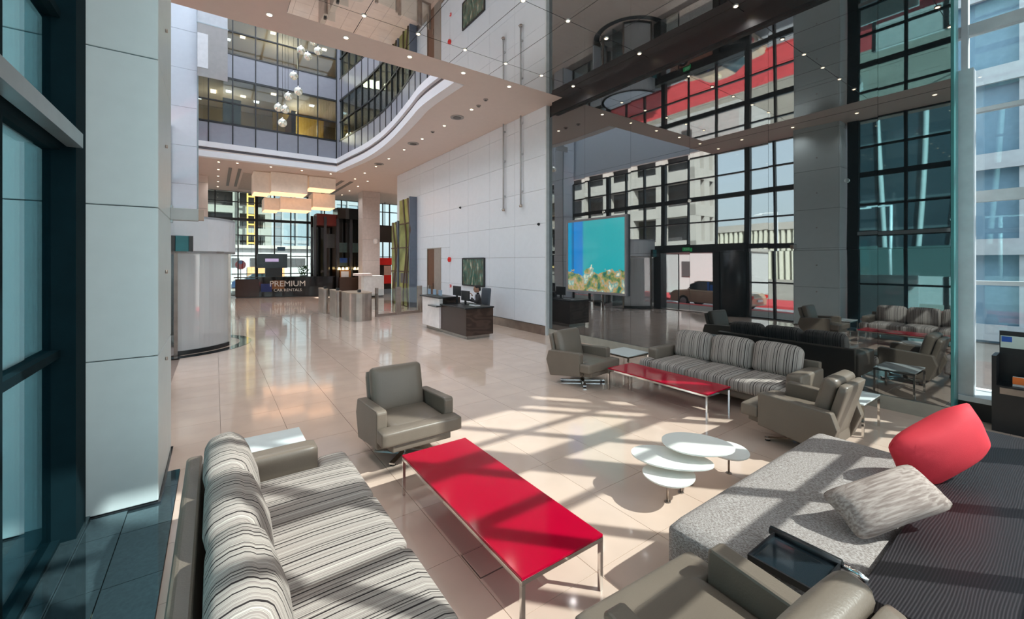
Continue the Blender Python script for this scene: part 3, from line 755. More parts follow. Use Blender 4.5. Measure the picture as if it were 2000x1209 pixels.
# ------------------------------------------------------------------ lounge furniture
def make_armchair(label, loc, rz):
    c = thing('armchair', label, 'armchair', loc, rz, 'taupe leather armchairs in the lounge')
    W = .45
    for s in (-1, 1):
        prof = [(-.30, .22), (-.30, .60), (-.27, .62), (.44, .575), (.50, .40), (.40, .12)]
        a0, a1 = (W - .115, W) if s > 0 else (-W, -W + .115)
        ob('arm', prism(prof, a0, a1, leather_m, 'x', .016), None, c)
    seat = joined([(rbox_me(.665, .74, .15, leather_m, .05, .022), T((0, -.07, .375))), (rbox_me(.91, .2, .15, leather_m, .024, .010), T((0, -.40, .375)))], leather_m)
    for p in seat.polygons: p.use_smooth = True
    ob('seat', seat, None, c)
    ob('seat_base', prism([(-.46, .22), (-.46, .295), (.40, .295), (.40, .12)], -.335, .335, leather_m, 'x', .012), None, c)
    b = ob('backrest', rbox_me(.66, .09, .70, leather_m, .03, n=5), None, c, (0, .425, .52), (R(-15), 0, 0))
    b2 = ob('back_cushion', rbox_me(.64, .15, .56, leather_m, .06, ycrown=.03), None, c, (0, .335, .65), (R(-14), 0, 0))
    ob('swivel_post', cyl_me(.035, .16, chrome_m, 14), None, c, (0, 0, .11))
    for k in range(4):
        o = B('base_blade', chrome_m, 0, .40, -.03, .03, .012, .03, c); a = R(45 + 90 * k)
        o.rotation_euler = (0, 0, a); o.location = (.2 * math.cos(a), .2 * math.sin(a), .03)
        ob('glide', cyl_me(.03, .022, black_m, 10), None, c, (.37 * math.cos(a), .37 * math.sin(a), .011))
    B('swivel_plate', chrome_m, -.16, .16, -.16, .16, .17, .2, c)
    return c
make_armchair('taupe leather armchair facing the near red table with the sofa on its right', (1.83, 4.68, 0), 0)
make_armchair('taupe leather armchair by the small pale table near the reception side', (5.52, 5.5, 0), R(6))
make_armchair('taupe leather armchair seen from behind next to the grey daybed end', (5.82, 2.09, 0), R(180))
make_armchair('taupe leather armchair cut off at the bottom edge beside the daybed', (1.87, .98, 0), R(176))

def make_sofa(label, loc, rz):
    c = thing('sofa', label, 'sofa', loc, rz, 'striped three seat sofas')
    L = 2.5
    ob('back_panel', prism([(.50, .10), (.46, .10), (.46, .15), (.50, .70), (.58, .70), (.60, .68), (.54, .10)], -L / 2 + .05, L / 2 - .05, leather_m, 'x', .015), None, c)
    for s in (-1, 1):
        ob('arm', rbox_me(.2, .86, .40, leather_m, .04, n=6), None, c, (s * (L / 2 - .1), .12, .42))
    ob('seat_base', rbox_me(2.1, .98, .12, leather_m, .03, n=4), None, c, (0, -.02, .22))
    w = 2.08 / 3
    for k in (-1, 0, 1):
        ob('seat_cushion', rbox_me(w - .006, 1.0, .19, st1_m, .065, .025), None, c, (k * w, -.08, .36))
        ob('back_cushion', rbox_me(w - .004, .24, .50, st1_m, .10, .02, ycrown=.05), None, c, (k * w, .32 + .012 * k, .67), (R(-13), R(1.2 * k), 0))
    # front lip of the cushions wraps past the arms
    for s in (-1, 1):
        ob('end_cushion', rbox_me(.21, .28, .18, st1_m, .06, .012), None, c, (s * (L / 2 - .105), -.44, .355))
    for s in (-1, 1):
        for y in (-.4, .42): B('leg', chrome_m, s * 1.0 - .03, s * 1.0 + .03, y - .03, y + .03, 0, .17, c)
    return c
make_sofa('striped three seat sofa with leather frame at the left, nearest the column', (.42, 2.85, 0), R(90))
make_sofa('striped three seat sofa with leather arms against the dark mirror wall', (6.87, 3.6, 0), R(-90))

def make_table(name, label, x0, x1, y0, y1, h, m, cat, group=None, over=.0):
    c = thing(name, label, cat, ((x0 + x1) / 2, (y0 + y1) / 2, 0), 0, group)
    a = (x1 - x0) / 2; b = (y1 - y0) / 2
    ob('top', box_me(2 * a, 2 * b, .018, m, .003), None, c, (0, 0, h - .009))
    for s in (-1, 1):
        B('frame_rail', chrome_m, s * a - .025 * (s > 0), s * a + .025 * (s < 0), -b + .026, b - .026, h - .045, h - .019, c)
        B('frame_rail', chrome_m, -a, a, s * b - .025 * (s > 0), s * b + .025 * (s < 0), h - .045, h - .019, c)
        for t in (-1, 1): B('leg', chrome_m, s * (a - .0125) - .0125, s * (a - .0125) + .0125, t * (b - .0125) - .0125, t * (b - .0125) + .0125, 0, h - .046, c)
    return c
make_table('coffee_table', 'long red glass coffee table in front of the near left sofa', 1.44, 2.12, 1.92, 3.81, .375, red_m, 'table', 'red glass coffee tables')
make_table('coffee_table', 'long red glass coffee table in front of the mirror wall sofa', 5.53, 6.16, 3.11, 4.90, .375, red_m, 'table', 'red glass coffee tables')
make_table('side_table', 'small pale glass side table beyond the near left sofa arm', .05, .74, 4.36, 5.0, .42, gtop_m, 'table', 'small side tables')
make_table('side_table', 'small white side table behind the armchair seen from behind', 6.6, 7.28, 1.68, 2.2, .42, gtop_m, 'table', 'small side tables')
make_table('side_table', 'small pale side table between far armchair and sofa arm', 6.35, 6.98, 5.12, 5.75, .42, gtop_m, 'table', 'small side tables')

pt = thing('petal_table', 'cluster table of four white egg shaped tops on thin legs in the sun', 'table', (3.75, 2.25, 0))
def petal(sx, sy, h=.022):
    n = 40; poly = []
    for k in range(n):
        a = 2 * math.pi * k / n; r = 1 + .10 * math.cos(a) 
        poly.append((sx / 2 * math.cos(a) * r, sy / 2 * math.sin(a)))
    bot = [(x * .93, y * .93) for x, y in poly]
    v = [(x, y, h / 2) for x, y in poly] + [(x, y, 0) for x, y in poly] + [(x, y, -h / 2) for x, y in bot]
    f = [list(range(n)), list(range(2 * n, 3 * n))] + [[i, (i + 1) % n, n + (i + 1) % n, n + i] for i in range(n)] + [[n + i, n + (i + 1) % n, 2 * n + (i + 1) % n, 2 * n + i] for i in range(n)]
    return mesh(v, f, whitetop_m)
for x, y, z, sx, sy, a, lx, ly in ((3.38, 2.28, .245, .48, .44, -10, 3.38, 2.28), (3.52, 2.38, .33, .74, .46, -60, 3.62, 2.3), (3.81, 2.28, .42, .66, .52, -50, 3.83, 2.33), (4.30, 2.20, .25, .44, .40, 20, 4.36, 2.22)):
    o = ob('petal_top', petal(sx, sy), None, pt, (x - 3.75, y - 2.25, z), (0, 0, R(a)))
    ob('leg', cyl_me(.011, z - .01, steel_m, 8), None, pt, (lx - 3.75, ly - 2.25, (z - .01) / 2))
    ob('foot', cyl_me(.028, .008, steel_m, 12), None, pt, (lx - 3.75, ly - 2.25, .004))

db = thing('daybed', 'long grey tweed daybed at the lower right', 'daybed', (3.83, 1.22, 0))
ob('mattress', rbox_me(2.66, .96, .36, ott_m, .05, .012, n=9), None, db, (0, 0, .25))
B('base', black_m, -1.25, 1.25, -.4, .4, 0, .075, db)
bt = thing('wood_bench', 'black oak bench top behind the daybed with cushions leaning on it', 'bench', (4.6, .26, 0))
ob('top', box_me(3.7, .94, .07, bwood_m, .006), None, bt, (0, 0, .435))
for x in (-1.7, 0, 1.7): B('support', black_m, x - .04, x + .04, -.42, .42, 0, .4, bt)
B('back_board', black_m, -1.8, 1.8, -.46, -.42, .0, .4, bt)
def set_axes(o, c, lx, wy):
    lx = Vector(lx).normalized(); n_ = lx.cross(Vector(wy)).normalized(); wy = n_.cross(lx)
    m3 = Matrix((lx, wy, n_)).transposed()
    o.matrix_world = Matrix.Translation(c) @ m3.to_4x4()
pr = ob('cushion', pillow_me(.80, .46, .31, redfab_m)); tag(pr, 'bright red cushion leaning on the daybed', 'cushion')
set_axes(pr, (4.73, .73, .72), (.74, -.46, .43), (-.22, .12, .46))
pb = ob('cushion', pillow_me(.72, .32, .24, beige_m)); tag(pb, 'beige ribbed cushion lying on the daybed', 'cushion')
set_axes(pb, (3.60, .80, .635), (.84, -.48, .25), (.27, .72, .49))

ty = thing('tray_table', 'small smoked glass tray with black edge and chrome arm over the daybed', 'tray', (2.72, .95, .425))
ob('glass_tray', box_me(.34, .33, .012, M('dark tray glass', (.012, .02, .026), .03, coat=1), .003), None, ty, (-.03, .05, .06))
for x0, x1, y0, y1 in ((-.212, -.200, -.12, .22), (-.20, .13, .212, .222), (-.20, .13, -.122, -.112)): B('rim', black_m, x0, x1, y0, y1, .05, .085, ty)
ob('grip_bar', tube_me([(.155, .25, .075), (.15, -.12, .075)], .026, black_m, 12), None, ty)
ob('chrome_arm', tube_me([(.15, -.11, .075), (.155, -.20, .06), (.16, -.232, .045)], .019, chrome_m, 10), None, ty)
B('pivot', black_m, .13, .18, -.05, .0, .0, .05, ty)
rk = thing('brochure_rack', 'black brochure rack at the right edge with green lettered header', 'rack', (8.3, .42, 0))
B('body', black_m, -.02, .33, -.36, .37, 0, .60, rk); B('side', black_m, -.02, .33, .33, .37, .6, .98, rk); B('side', black_m, -.02, .33, -.36, -.32, .6, .98, rk)
B('back', black_m, .29, .33, -.32, .33, .6, 1.28, rk)
B('header', M('pale header', (.60, .72, .68), .5), .275, .29, -.32, .32, 1.06, 1.22, rk)
text_ob('lettering', 'JUI', .15, M('letter green', (.05, .45, .08), .5), rk, (.272, .02, 1.085), (R(90), 0, R(-90)), .002)
B('blue_corner', blue_m, .27, .276, .22, .31, 1.14, 1.21, rk)
B('label_strip', steel_m, -.03, -.02, -.33, .30, .5, .58, rk)
br = thing('brochure', 'orange brochures standing in the black rack', 'brochure', (8.36, .38, .603))
B('stack', paper_m, 0, .05, -.12, .24, 0, .12, br); B('cover', orange_m, -.006, 0, -.12, .24, 0.03, .12, br)

# ------------------------------------------------------------------ wall screen, poster, pipes, alarms
tv = thing('wall_screen', 'big turquoise screen with a rocky reef picture on the mirror wall', 'screen', (XM - .03, 7.67, 2.37))
def screen_mat():
    m = bpy.data.materials.new('reef picture'); m.use_nodes = True
    n = m.node_tree.nodes; l = m.node_tree.links; p = n['Principled BSDF']; p.inputs['Roughness'].default_value = .12
    tc = n.new('ShaderNodeTexCoord'); sp = n.new('ShaderNodeSeparateXYZ'); l.new(tc.outputs['Object'], sp.inputs[0])
    cr = n.new('ShaderNodeValToRGB'); mr = n.new('ShaderNodeMapRange'); mr.inputs[1].default_value = -1.05; mr.inputs[2].default_value = 1.05
    l.new(sp.outputs['Y'], mr.inputs[0]); l.new(mr.outputs[0], cr.inputs[0])
    e = cr.color_ramp.elements; e[0].position = 0; e[0].color = (.02, .30, .33, 1); e[1].position = 1; e[1].color = (.0, .24, .42, 1)
    for ps, c in ((.68, (.01, .26, .30)), (.72, (.0, .14, .42)), (.86, (.0, .16, .45)), (.88, (.0, .07, .22)), (.92, (.0, .2, .4))):
        k = e.new(ps); k.color = c + (1,)
    nz = n.new('ShaderNodeTexNoise'); nz.inputs['Scale'].default_value = 4.5; nz.inputs['Detail'].default_value = 6
    l.new(tc.outputs['Object'], nz.inputs['Vector'])
    rr = n.new('ShaderNodeValToRGB'); q = rr.color_ramp.elements
    q[0].position = .35; q[0].color = (.02, .10, .08, 1); q[1].position = .68; q[1].color = (.62, .56, .40, 1)
    for ps, c in ((.45, (.16, .20, .06)), (.52, (.38, .24, .12)), (.58, (.10, .26, .24))):
        k = q.new(ps); k.color = c + (1,)
    l.new(nz.outputs['Fac'], rr.inputs[0])
    n2 = n.new('ShaderNodeTexNoise'); n2.inputs['Scale'].default_value = 3; n2.inputs['Detail'].default_value = 4; l.new(tc.outputs['Object'], n2.inputs['Vector'])
    a = n.new('ShaderNodeMath'); a.operation = 'MULTIPLY_ADD'; a.inputs[1].default_value = -1.1; l.new(n2.outputs['Fac'], a.inputs[0]); l.new(sp.outputs['Z'], a.inputs[2])
    st = n.new('ShaderNodeMath'); st.operation = 'LESS_THAN'; st.inputs[1].default_value = -.98; l.new(a.outputs[0], st.inputs[0])
    mx = n.new('ShaderNodeMix'); mx.data_type = 'RGBA'; l.new(st.outputs[0], mx.inputs[0]); l.new(cr.outputs[0], mx.inputs[6]); l.new(rr.outputs[0], mx.inputs[7])
    l.new(mx.outputs[2], p.inputs['Base Color']); l.new(mx.outputs[2], p.inputs['Emission Color']); p.inputs['Emission Strength'].default_value = .55
    return m
ob('picture', box_me(.02, 2.02, 1.88, screen_mat()), None, tv, (-.02, 0, 0))
fgr = M('grey screen frame', (.20, .19, .20), .4)
for s in (-1, 1): B('frame', fgr, -.04, .03, s * 1.03 - .03, s * 1.03 + .03, -1.0, 1.0, tv); B('frame', fgr, -.04, .03, -1.0, 1.0, s * .97 - .03, s * .97 + .03, tv)

def poster_mat():
    m = bpy.data.materials.new('forest print'); m.use_nodes = True
    n = m.node_tree.nodes; l = m.node_tree.links; p = n['Principled BSDF']; p.inputs['Roughness'].default_value = .25
    tc = n.new('ShaderNodeTexCoord'); mp = n.new('ShaderNodeMapping'); mp.inputs['Scale'].default_value = (1, 5, 1.4)
    nz = n.new('ShaderNodeTexNoise'); nz.inputs['Scale'].default_value = 1.8; nz.inputs['Detail'].default_value = 4
    l.new(tc.outputs['Object'], mp.inputs[0]); l.new(mp.outputs[0], nz.inputs['Vector'])
    r = n.new('ShaderNodeValToRGB'); e = r.color_ramp.elements
    e[0].position = .32; e[0].color = (.01, .04, .035, 1); e[1].position = .68; e[1].color = (.55, .50, .36, 1)
    for ps, c in ((.42, (.03, .12, .08)), (.5, (.12, .10, .06)), (.58, (.05, .18, .14))):
        k = e.new(ps); k.color = c + (1,)
    l.new(nz.outputs['Fac'], r.inputs[0]); l.new(r.outputs[0], p.inputs['Base Color'])
    return m
po = thing('framed_picture', 'dark framed forest picture on the white wall above the receptionist', 'picture', (8.06, 13.86, 1.82))
ob('print', box_me(.015, 1.56, .98, poster_mat()), None, po, (-.01, 0, 0))
for s in (-1, 1): B('frame', black_m, -.03, .02, s * .81 - .04, s * .81 + .04, -.54, .54, po); B('frame', black_m, -.03, .02, -.77, .77, s * .52 - .03, s * .52 + .03, po)
for k, (y, zb) in enumerate(((11.72, 4.02), (10.73, 4.05))):
    c = thing('sprinkler_pipe', ['thin grey pipe hanging on the white wall, the one further from the mirror', 'thin grey pipe hanging on the white wall, the one nearer the mirror'][k], 'pipe', (8.0, y, zb), 0, 'thin pipes on the white wall')
    ob('pipe', cyl_me(.028, 6.9 - zb, M('pipe grey', (.45, .46, .47), .4), 10), None, c, (0, 0, (6.9 - zb) / 2))
    ob('spray_head', cyl_me(.05, .08, steel_m, 10), None, c, (0, 0, -.04))
    ob('head_cap', cyl_me(.02, .08, chrome_m, 8, axis='x'), None, c, (-.05, 0, -.02))
    for z in (.4, 1.6, 2.6): B('clip', M('pipe grey', (.45, .46, .47), .4), 0, .08, -.03, .03, z, z + .05, c)
fa = thing('fire_bell', 'round red fire alarm bell on the white wall', 'alarm', (8.06, 15.82, 2.31))
ob('bell', cyl_me(.10, .07, redp_m, 20, axis='x'), None, fa, (-.02, 0, 0)); ob('bell_cap', sph_me(.03, redp_m, 10), None, fa, (-.06, 0, 0))
fc = thing('fire_call_point', 'small red call point low on the white wall', 'alarm', (8.065, 15.75, 1.2))
B('case', redp_m, -.03, .01, -.055, .055, -.06, .06, fc, .008); B('face', paper_m, -.034, -.03, -.03, .03, -.03, .03, fc)
for k, (y, z) in enumerate(((14.9, 4.4), (9.9, 3.36))):
    c = thing('wall_camera', ['tiny dark sensor on a joint of the white wall', 'tiny dark sensor by the mirror edge of the white wall'][k], 'sensor', (8.07, y, z))
    ob('base', cyl_me(.045, .03, black_m, 12, axis='x'), None, c); ob('dome', sph_me(.035, black_m, 10), None, c, (-.03, 0, 0))

# tall art panels
def art_mat(name, base):
    m = bpy.data.materials.new(name); m.use_nodes = True
    n = m.node_tree.nodes; l = m.node_tree.links; p = n['Principled BSDF']; p.inputs['Roughness'].default_value = .3
    tc = n.new('ShaderNodeTexCoord'); nz = n.new('ShaderNodeTexNoise'); nz.inputs['Scale'].default_value = 1.2; nz.inputs['Detail'].default_value = 5
    l.new(tc.outputs['Object'], nz.inputs['Vector']); r = n.new('ShaderNodeValToRGB'); e = r.color_ramp.elements
    e[0].position = .35; e[0].color = base + (1,); e[1].position = .65; e[1].color = tuple(min(1, v * 2.1 + .08) for v in base) + (1,)
    l.new(nz.outputs['Fac'], r.inputs[0]); l.new(r.outputs[0], p.inputs['Base Color'])
    return m
am = art_mat('olive art print', (.14, .15, .02))
for k, (y0, y1, h) in enumerate(((19.35, 20.85, 5.35), (21.0, 22.0, 4.3))):
    c = thing('art_panel', ['tall green branch pattern panel with grey blue edge on the white wall', 'shorter green branch pattern panel behind the tall one'][k], 'panel', (7.9, y0, 0), 0, 'green branch panels')
    w = y1 - y0
    B('board', am, -.16, .16, .12, w, .02, h, c); B('edge', M('blue grey edge', (.13, .16, .21), .4), -.20, .16, 0, .12, 0, h + .05, c)
    for j in range(2):
        pts = [(-.175, .25 + w * .3 * j + .22 * math.sin(2.2 * t / 10 * 3 + j), h * t / 10) for t in range(11)]
        ob('branch', tube_me(pts, .05, M('brown branch', (.10, .06, .035), .6), 6), None, c)
    for z in (1.7, 2.9, 4.1): 
        if z < h - .3: B('crossbar', M('brown branch', (.10, .06, .035), .6), -.19, -.16, .12, w, z, z + .06, c)
    B('dark_text_block', M('dark print', (.10, .10, .11), .5), -.18, -.16, .3, w - .2, 1.15, 1.65, c)

# ------------------------------------------------------------------ reception
rc = thing('reception_desk', 'dark walnut reception desk with a raised white counter end', 'desk', (5.72, 10.3, 0))
B('body', dwood_m, .04, .95, 0, 1.75, .10, .86, rc, .008); B('desk_top', black_m, 0.0, .97, -.02, 1.62, .86, .90, rc, .006)
B('white_front', M('white gloss front', (.88, .85, .84), .12, coat=.4), -.02, .10, 1.60, 2.9, .12, 1.06, rc, .006)
B('counter_body', dwood_m, .10, .80, 1.76, 2.9, .1, 1.06, rc)
B('counter_top', black_m, -.08, .60, 1.52, 3.0, 1.06, 1.10, rc, .006)
B('bag_shelf', M('dark glass shelf', (.10, .10, .10), .2), -.16, .14, 1.52, 2.15, .80, .84, rc)
B('kick_plinth', steel_m, .12, .88, .10, 2.85, 0, .10, rc)
for k, (y, z, t) in enumerate(((12.17, .9, 0), (11.22, .9, 0))):
    c = thing('monitor', ['black monitor beside the white counter end of the desk', 'lower black monitor nearer the receptionist'][k], 'monitor', (6.25, y - .4 * (k == 0), z + .002), R(t))
    B('screen', black_m, -.02, .02, -.24, .24, .12 + .12 * (1 - k), .42 + .12 * (1 - k), c, .005); B('stand', black_m, -.015, .015, -.04, .04, .01, .14 + .1 * (1 - k), c); B('foot', black_m, -.09, .09, -.11, .11, 0, .012, c)
for k in range(3):
    c = thing('leaflet_holder', ['clear leaflet holder at the far end of the white counter', 'clear leaflet holder in the middle of the white counter', 'clear leaflet holder near the step of the white counter'][k], 'holder', (5.9, 13.1 - k * .42, 1.10))
    B('holder', balus_m, -.05, .05, -.11, .11, 0, .03, c); B('leaflets', M('blue leaflet', (.30, .42, .55), .5), -.01, .02, -.10, .10, .03, .20, c)
ka = thing('keyboard', 'flat pale keyboard on the reception desk top', 'keyboard', (6.3, 10.75, .902)); B('plate', paper_m, -.08, .08, -.2, .2, 0, .02, ka, .004); B('keys', alu_m, -.065, .065, -.18, .18, .02, .028, ka)
oc = thing('office_chair', 'dark blue grey office chair behind the reception desk', 'chair', (7.28, 12.10, 0), R(-84))
chm = M('slate fabric', (.07, .085, .105), .7)
ob('seat', rbox_me(.5, .48, .10, chm, .04, .01, n=5), None, oc, (0, 0, .52)); ob('backrest', rbox_me(.46, .09, .68, chm, .04, n=5), None, oc, (0, .27, .98), (R(-6), 0, 0))
ob('gas_lift', cyl_me(.03, .4, black_m, 10), None, oc, (0, 0, .28))
for k in range(5):
    a = R(72 * k); o = B('base_leg', black_m, 0, .28, -.02, .02, .06, .09, oc); o.rotation_euler = (0, 0, a); o.location = (.14 * math.cos(a), .14 * math.sin(a), .075)
    ob('castor', sph_me(.03, black_m, 8), None, oc, (.27 * math.cos(a), .27 * math.sin(a), .03))
for s in (-1, 1): B('armrest', black_m, s * .27 - .025, s * .27 + .025, -.15, .15, .73, .76, oc); B('arm_post', black_m, s * .27 - .02, s * .27 + .02, -.02, .02, .52, .73, oc)

def skin_body(name, pts, edges, radii, m, parent, root=0, sub=2, mats=None):
    me = bpy.data.meshes.new(name); me.from_pydata(pts, edges, []); me.update(); me.materials.append(m)
    o = bpy.data.objects.new(name, me); link(o, parent)
    sk_ = o.modifiers.new('skin', 'SKIN')
    if not me.skin_vertices: me.skin_vertices.new()
    for i, d in enumerate(me.skin_vertices[0].data):
        r = radii[i]; d.radius = (r, r) if not isinstance(r, tuple) else r; d.use_root = i == root
    ss = o.modifiers.new('sub', 'SUBSURF'); ss.levels = sub; ss.render_levels = sub
    sk_.use_smooth_shade = True
    return o
# receptionist: local frame faces -Y, sits on the chair, one hand at the chin
pn = thing('person', 'seated person in dark suit with hand at the chin behind the desk', 'person', (7.2, 12.05, 0), R(-118))
P_ = [(0, .05, .62), (0, .03, .80), (0, 0, 1.0), (0, -.02, 1.10), (0, -.03, 1.17),
      (.17, -.01, 1.06), (.25, -.10, .86), (.10, -.24, 1.02), (.05, -.19, 1.12),
      (-.17, -.01, 1.06), (-.26, -.06, .84), (-.20, -.30, .92),
      (.10, .0, .60), (.12, -.40, .60), (.12, -.42, .12), (-.10, 0, .60), (-.12, -.40, .60), (-.12, -.42, .12), (.12, -.52, .07), (-.12, -.52, .07)]
E_ = [(0, 1), (1, 2), (2, 3), (3, 4), (2, 5), (5, 6), (6, 7), (2, 9), (9, 10), (10, 11), (0, 12), (12, 13), (13, 14), (0, 15), (15, 16), (16, 17), (14, 18), (17, 19)]
P2 = [p for i, p in enumerate(P_) if i != 8]; mp_ = {i: (i if i < 8 else i - 1) for i in range(20)}
E2 = [(mp_[a], mp_[b]) for a, b in E_]
RR = [.14, (.15, .11), (.17, .11), .08, .05, .075, .055, .038, .075, .055, .038, .085, .07, .05, .085, .07, .05, .045, .045]
skin_body('body', P2, E2, RR, suit_m, pn)
hd = ob('head', rbox_me(.155, .19, .235, skin_m, .075, n=6), None, pn, (0, -.05, 1.29), (R(6), 0, R(8)))
ob('nose', cyl_me(.016, .05, skin_m, 8, .008), None, hd, (0, -.10, -.01), (R(15), 0, 0))
for s in (-1, 1):
    ob('ear', rbox_me(.02, .04, .06, skin_m, .009, n=3), None, hd, (s * .08, .0, 0)); ob('eye', sph_me(.012, M('eye', (.03, .02, .02), .2), 8), None, hd, (s * .033, -.09, .02))
B('mouth', M('lips', (.30, .10, .08), .5), -.025, .025, -.098, -.09, -.065, -.055, hd)
ob('hair', rbox_me(.17, .19, .12, hair_m, .06, n=5), None, pn, (0, -.03, 1.375), (R(6), 0, R(8))); ob('hair', rbox_me(.165, .08, .16, hair_m, .04, n=4), None, pn, (0, .04, 1.31), (R(6), 0, R(8)))
ob('shirt_collar', rbox_me(.12, .06, .13, shirt_m, .025, n=3), None, pn, (0, -.09, 1.09), (R(-20), 0, 0))
B('tie', blue_m, -.018, .018, -.125, -.115, .92, 1.08, pn, rot=(R(-12), 0, 0))
def hand(base, d, curl, name='hand'):
    h = ob(name, rbox_me(.05, .075, .03, skin_m, .013, n=3), None, pn, base, d)
    for k, (x, ln) in enumerate(((-.018, .055), (-.006, .064), (.006, .06), (.018, .048))):
        ob('finger', tube_me([(x, -.03, 0), (x, -.03 - ln * .5, -.006 * curl), (x, -.03 - ln * .8, -.022 * curl), (x, -.03 - ln * .85, -.034 * curl)], .0075, skin_m, 6), None, h)
    ob('thumb', tube_me([(.024, .01, 0), (.04, -.015, -.006), (.045, -.035, -.01)], .009, skin_m, 6), None, h)
hand((.08, -.21, 1.10), (R(-70), 0, R(20)), 1.4); hand((-.19, -.36, .925), (0, 0, R(-5)), .6)

# ------------------------------------------------------------------ turnstiles and glass barriers
for k, (x, y, w) in enumerate(((4.45, 16.6, .46), (4.02, 18.1, .12), (3.85, 19.6, .10))):
    c = thing('turnstile', ['wide brushed steel turnstile pedestal, nearest of the gates', 'slim steel gate post behind the wide pedestal', 'slimmest steel gate post furthest left'][k], 'turnstile', (x, y, 0), 0, 'steel access gates')
    pol = [(w * math.cos(R(a)) * .9, .55 * (1 if a < 180 else -1) + w * .5 * math.sin(R(a))) for a in range(0, 360, 15)]
    ob('pedestal', prism(pol, 0, 1.02, steel_m), None, c); ob('lid', prism([(a * 1.03, b * 1.01) for a, b in pol], 1.02, 1.06, M('tan lid', (.45, .36, .28), .35)), None, c)
    B('reader', black_m, -.05, .05, -.45, -.3, 1.06, 1.16, c); B('barrier_wing', balus_m, w * .9, w * .9 + .4, -.01, .01, .3, .95, c)
for k, (x, y, L) in enumerate(((5.75, 16.9, .9), (6.8, 17.15, .9), (7.62, 17.35, .45))):
    c = thing('glass_barrier', ['glass barrier panel between turnstile and steel posts', 'glass barrier panel before the green panels', 'short glass barrier panel against the white wall'][k], 'barrier', (x, y, 0), R(8), 'glass barriers beside the gates')
    B('pane', balus_m, -L / 2, L / 2, -.006, .006, .12, 1.1, c)
    for s in (-1, 1): B('post', steel_m, s * L / 2 - .05, s * L / 2 + .05, -.05, .05, 0, 1.16, c)
    B('foot_rail', steel_m, -L / 2, L / 2, -.03, .03, 0, .1, c)

# ------------------------------------------------------------------ far end: rental counter, kiosk, machines
ang = math.atan2(28.84 - 30.47, 6.24 - 1.28)
rc2 = thing('rental_counter', 'long black car rental counter with pale lettering at the far end', 'counter', (3.76, 29.66, 0), ang)
gbk = M('black gloss', (.008, .008, .009), .08, coat=.6)
B('front', gbk, -1.6, 2.6, -.05, .05, .05, 1.22, rc2); B('left_front', M('brown gloss', (.05, .03, .025), .2), -2.9, -1.6, -.0, .08, .05, 1.15, rc2)
B('top', gbk, -2.95, 2.65, -.1, .7, 1.22, 1.28, rc2); B('end', gbk, 2.55, 2.6, .05, .7, 0, 1.22, rc2); B('plinth', black_m, -2.85, 2.55, 0, .6, 0, .06, rc2)
B('blue_print', M('blue print', (.01, .02, .12), .3), -1.5, -.9, -.06, -.05, .35, .85, rc2); B('orange_print', M('amber print', (.16, .06, .01), .3), -.9, -.2, -.06, -.05, .5, 1.05, rc2)
lm = M('pale letters', (.62, .60, .56), .5)
text_ob('lettering', 'PREMIUM', .50, lm, rc2, (.0, -.07, .68), (R(90), 0, 0), .01); text_ob('lettering', 'CAR RENTALS', .25, lm, rc2, (.0, -.07, .36), (R(90), 0, 0), .01)
ds = thing('display_screen', 'dark display screen with a pale violet slogan on the rental counter', 'screen', (3.0, 30.75, 1.28), 0)
B('panel', M('dark display', (.015, .03, .04), .2), -.85, .85, -.05, .05, .55, 1.45, ds); B('slogan', M('violet print', (.45, .38, .6), .4, emit=.5), -.4, .35, -.06, -.05, .95, 1.15, ds)
B('stand', black_m, -.4, .55, -.15, .15, 0, .55, ds)
bl = thing('ceiling_speaker', 'small blue box above the display screen', 'box', (3.55, 31.2, 2.95)); B('body', M('blue box', (.04, .12, .20), .4), -.22, .22, -.15, .15, 0, .25, bl); B('rod', black_m, -.01, .01, -.01, .01, .25, 3.95, bl)
rsn = thing('road_sign', 'round red road sign outside the far windows', 'sign', (1.55, 37, 0)); ob('disc', cyl_me(.34, .04, redp_m, 20, axis='y'), None, rsn, (0, 0, 2.0)); ob('bar', cyl_me(.14, .05, M('navy sign', (.08, .1, .3), .4), 16, axis='y'), None, rsn, (0, -.01, 2.2)); ob('pole', cyl_me(.03, 2.2, steel_m, 8), None, rsn, (0, .04, 1.0))
for k, (x, y) in enumerate(((.4, 31.6), (5.0, 31.8))):
    c = thing('potted_plant', ['small leafy plant at the left end of the rental counter', 'small leafy plant at the right end of the rental counter'][k], 'plant', (x, y, 0))
    ob('pot', cyl_me(.22, 1.3, black_m, 14, .26), None, c, (0, 0, .65))
    v = []; f = []
    rr = random.Random(k)
    for q in range(60):
        a = rr.random() * 6.28; rd_ = .05 + rr.random() * .25; z = 1.3 + rr.random() * .6; w = .05
        x_, y_ = rd_ * math.cos(a), rd_ * math.sin(a); i0 = len(v)
        v += [(x_, y_, z), (x_ + w, y_ + w, z + .04), (x_ * 1.5, y_ * 1.5, z + .14), (x_ - w, y_ - w, z + .04)]; f.append([i0, i0 + 1, i0 + 2, i0 + 3])
    lf = ob('foliage', mesh(v, f, green_m), None, c); lf['kind'] = 'stuff'
ki = thing('black_kiosk', 'tall black cafe kiosk with glossy panels and a red header', 'kiosk', (7.0, 31, 0))
B('back_panel', gbk, -1.6, 1.7, .6, .7, 0, 5.4, ki); B('side_panel', gbk, 1.6, 1.7, -.8, .6, 0, 5.9, ki); B('top_block', gbk, -.15, 1.7, -.8, .6, 5.2, 5.95, ki)
B('red_header', M('deep red', (.16, .01, .005), .3), -1.4, -.15, -.4, .6, 4.7, 5.5, ki)
for x in (-1.6, -.95, -.15, .75): B('pillar', M('kiosk pillar', (.05, .05, .06), .25), x, x + .16, -.5, -.3, 0, 5.3, ki)
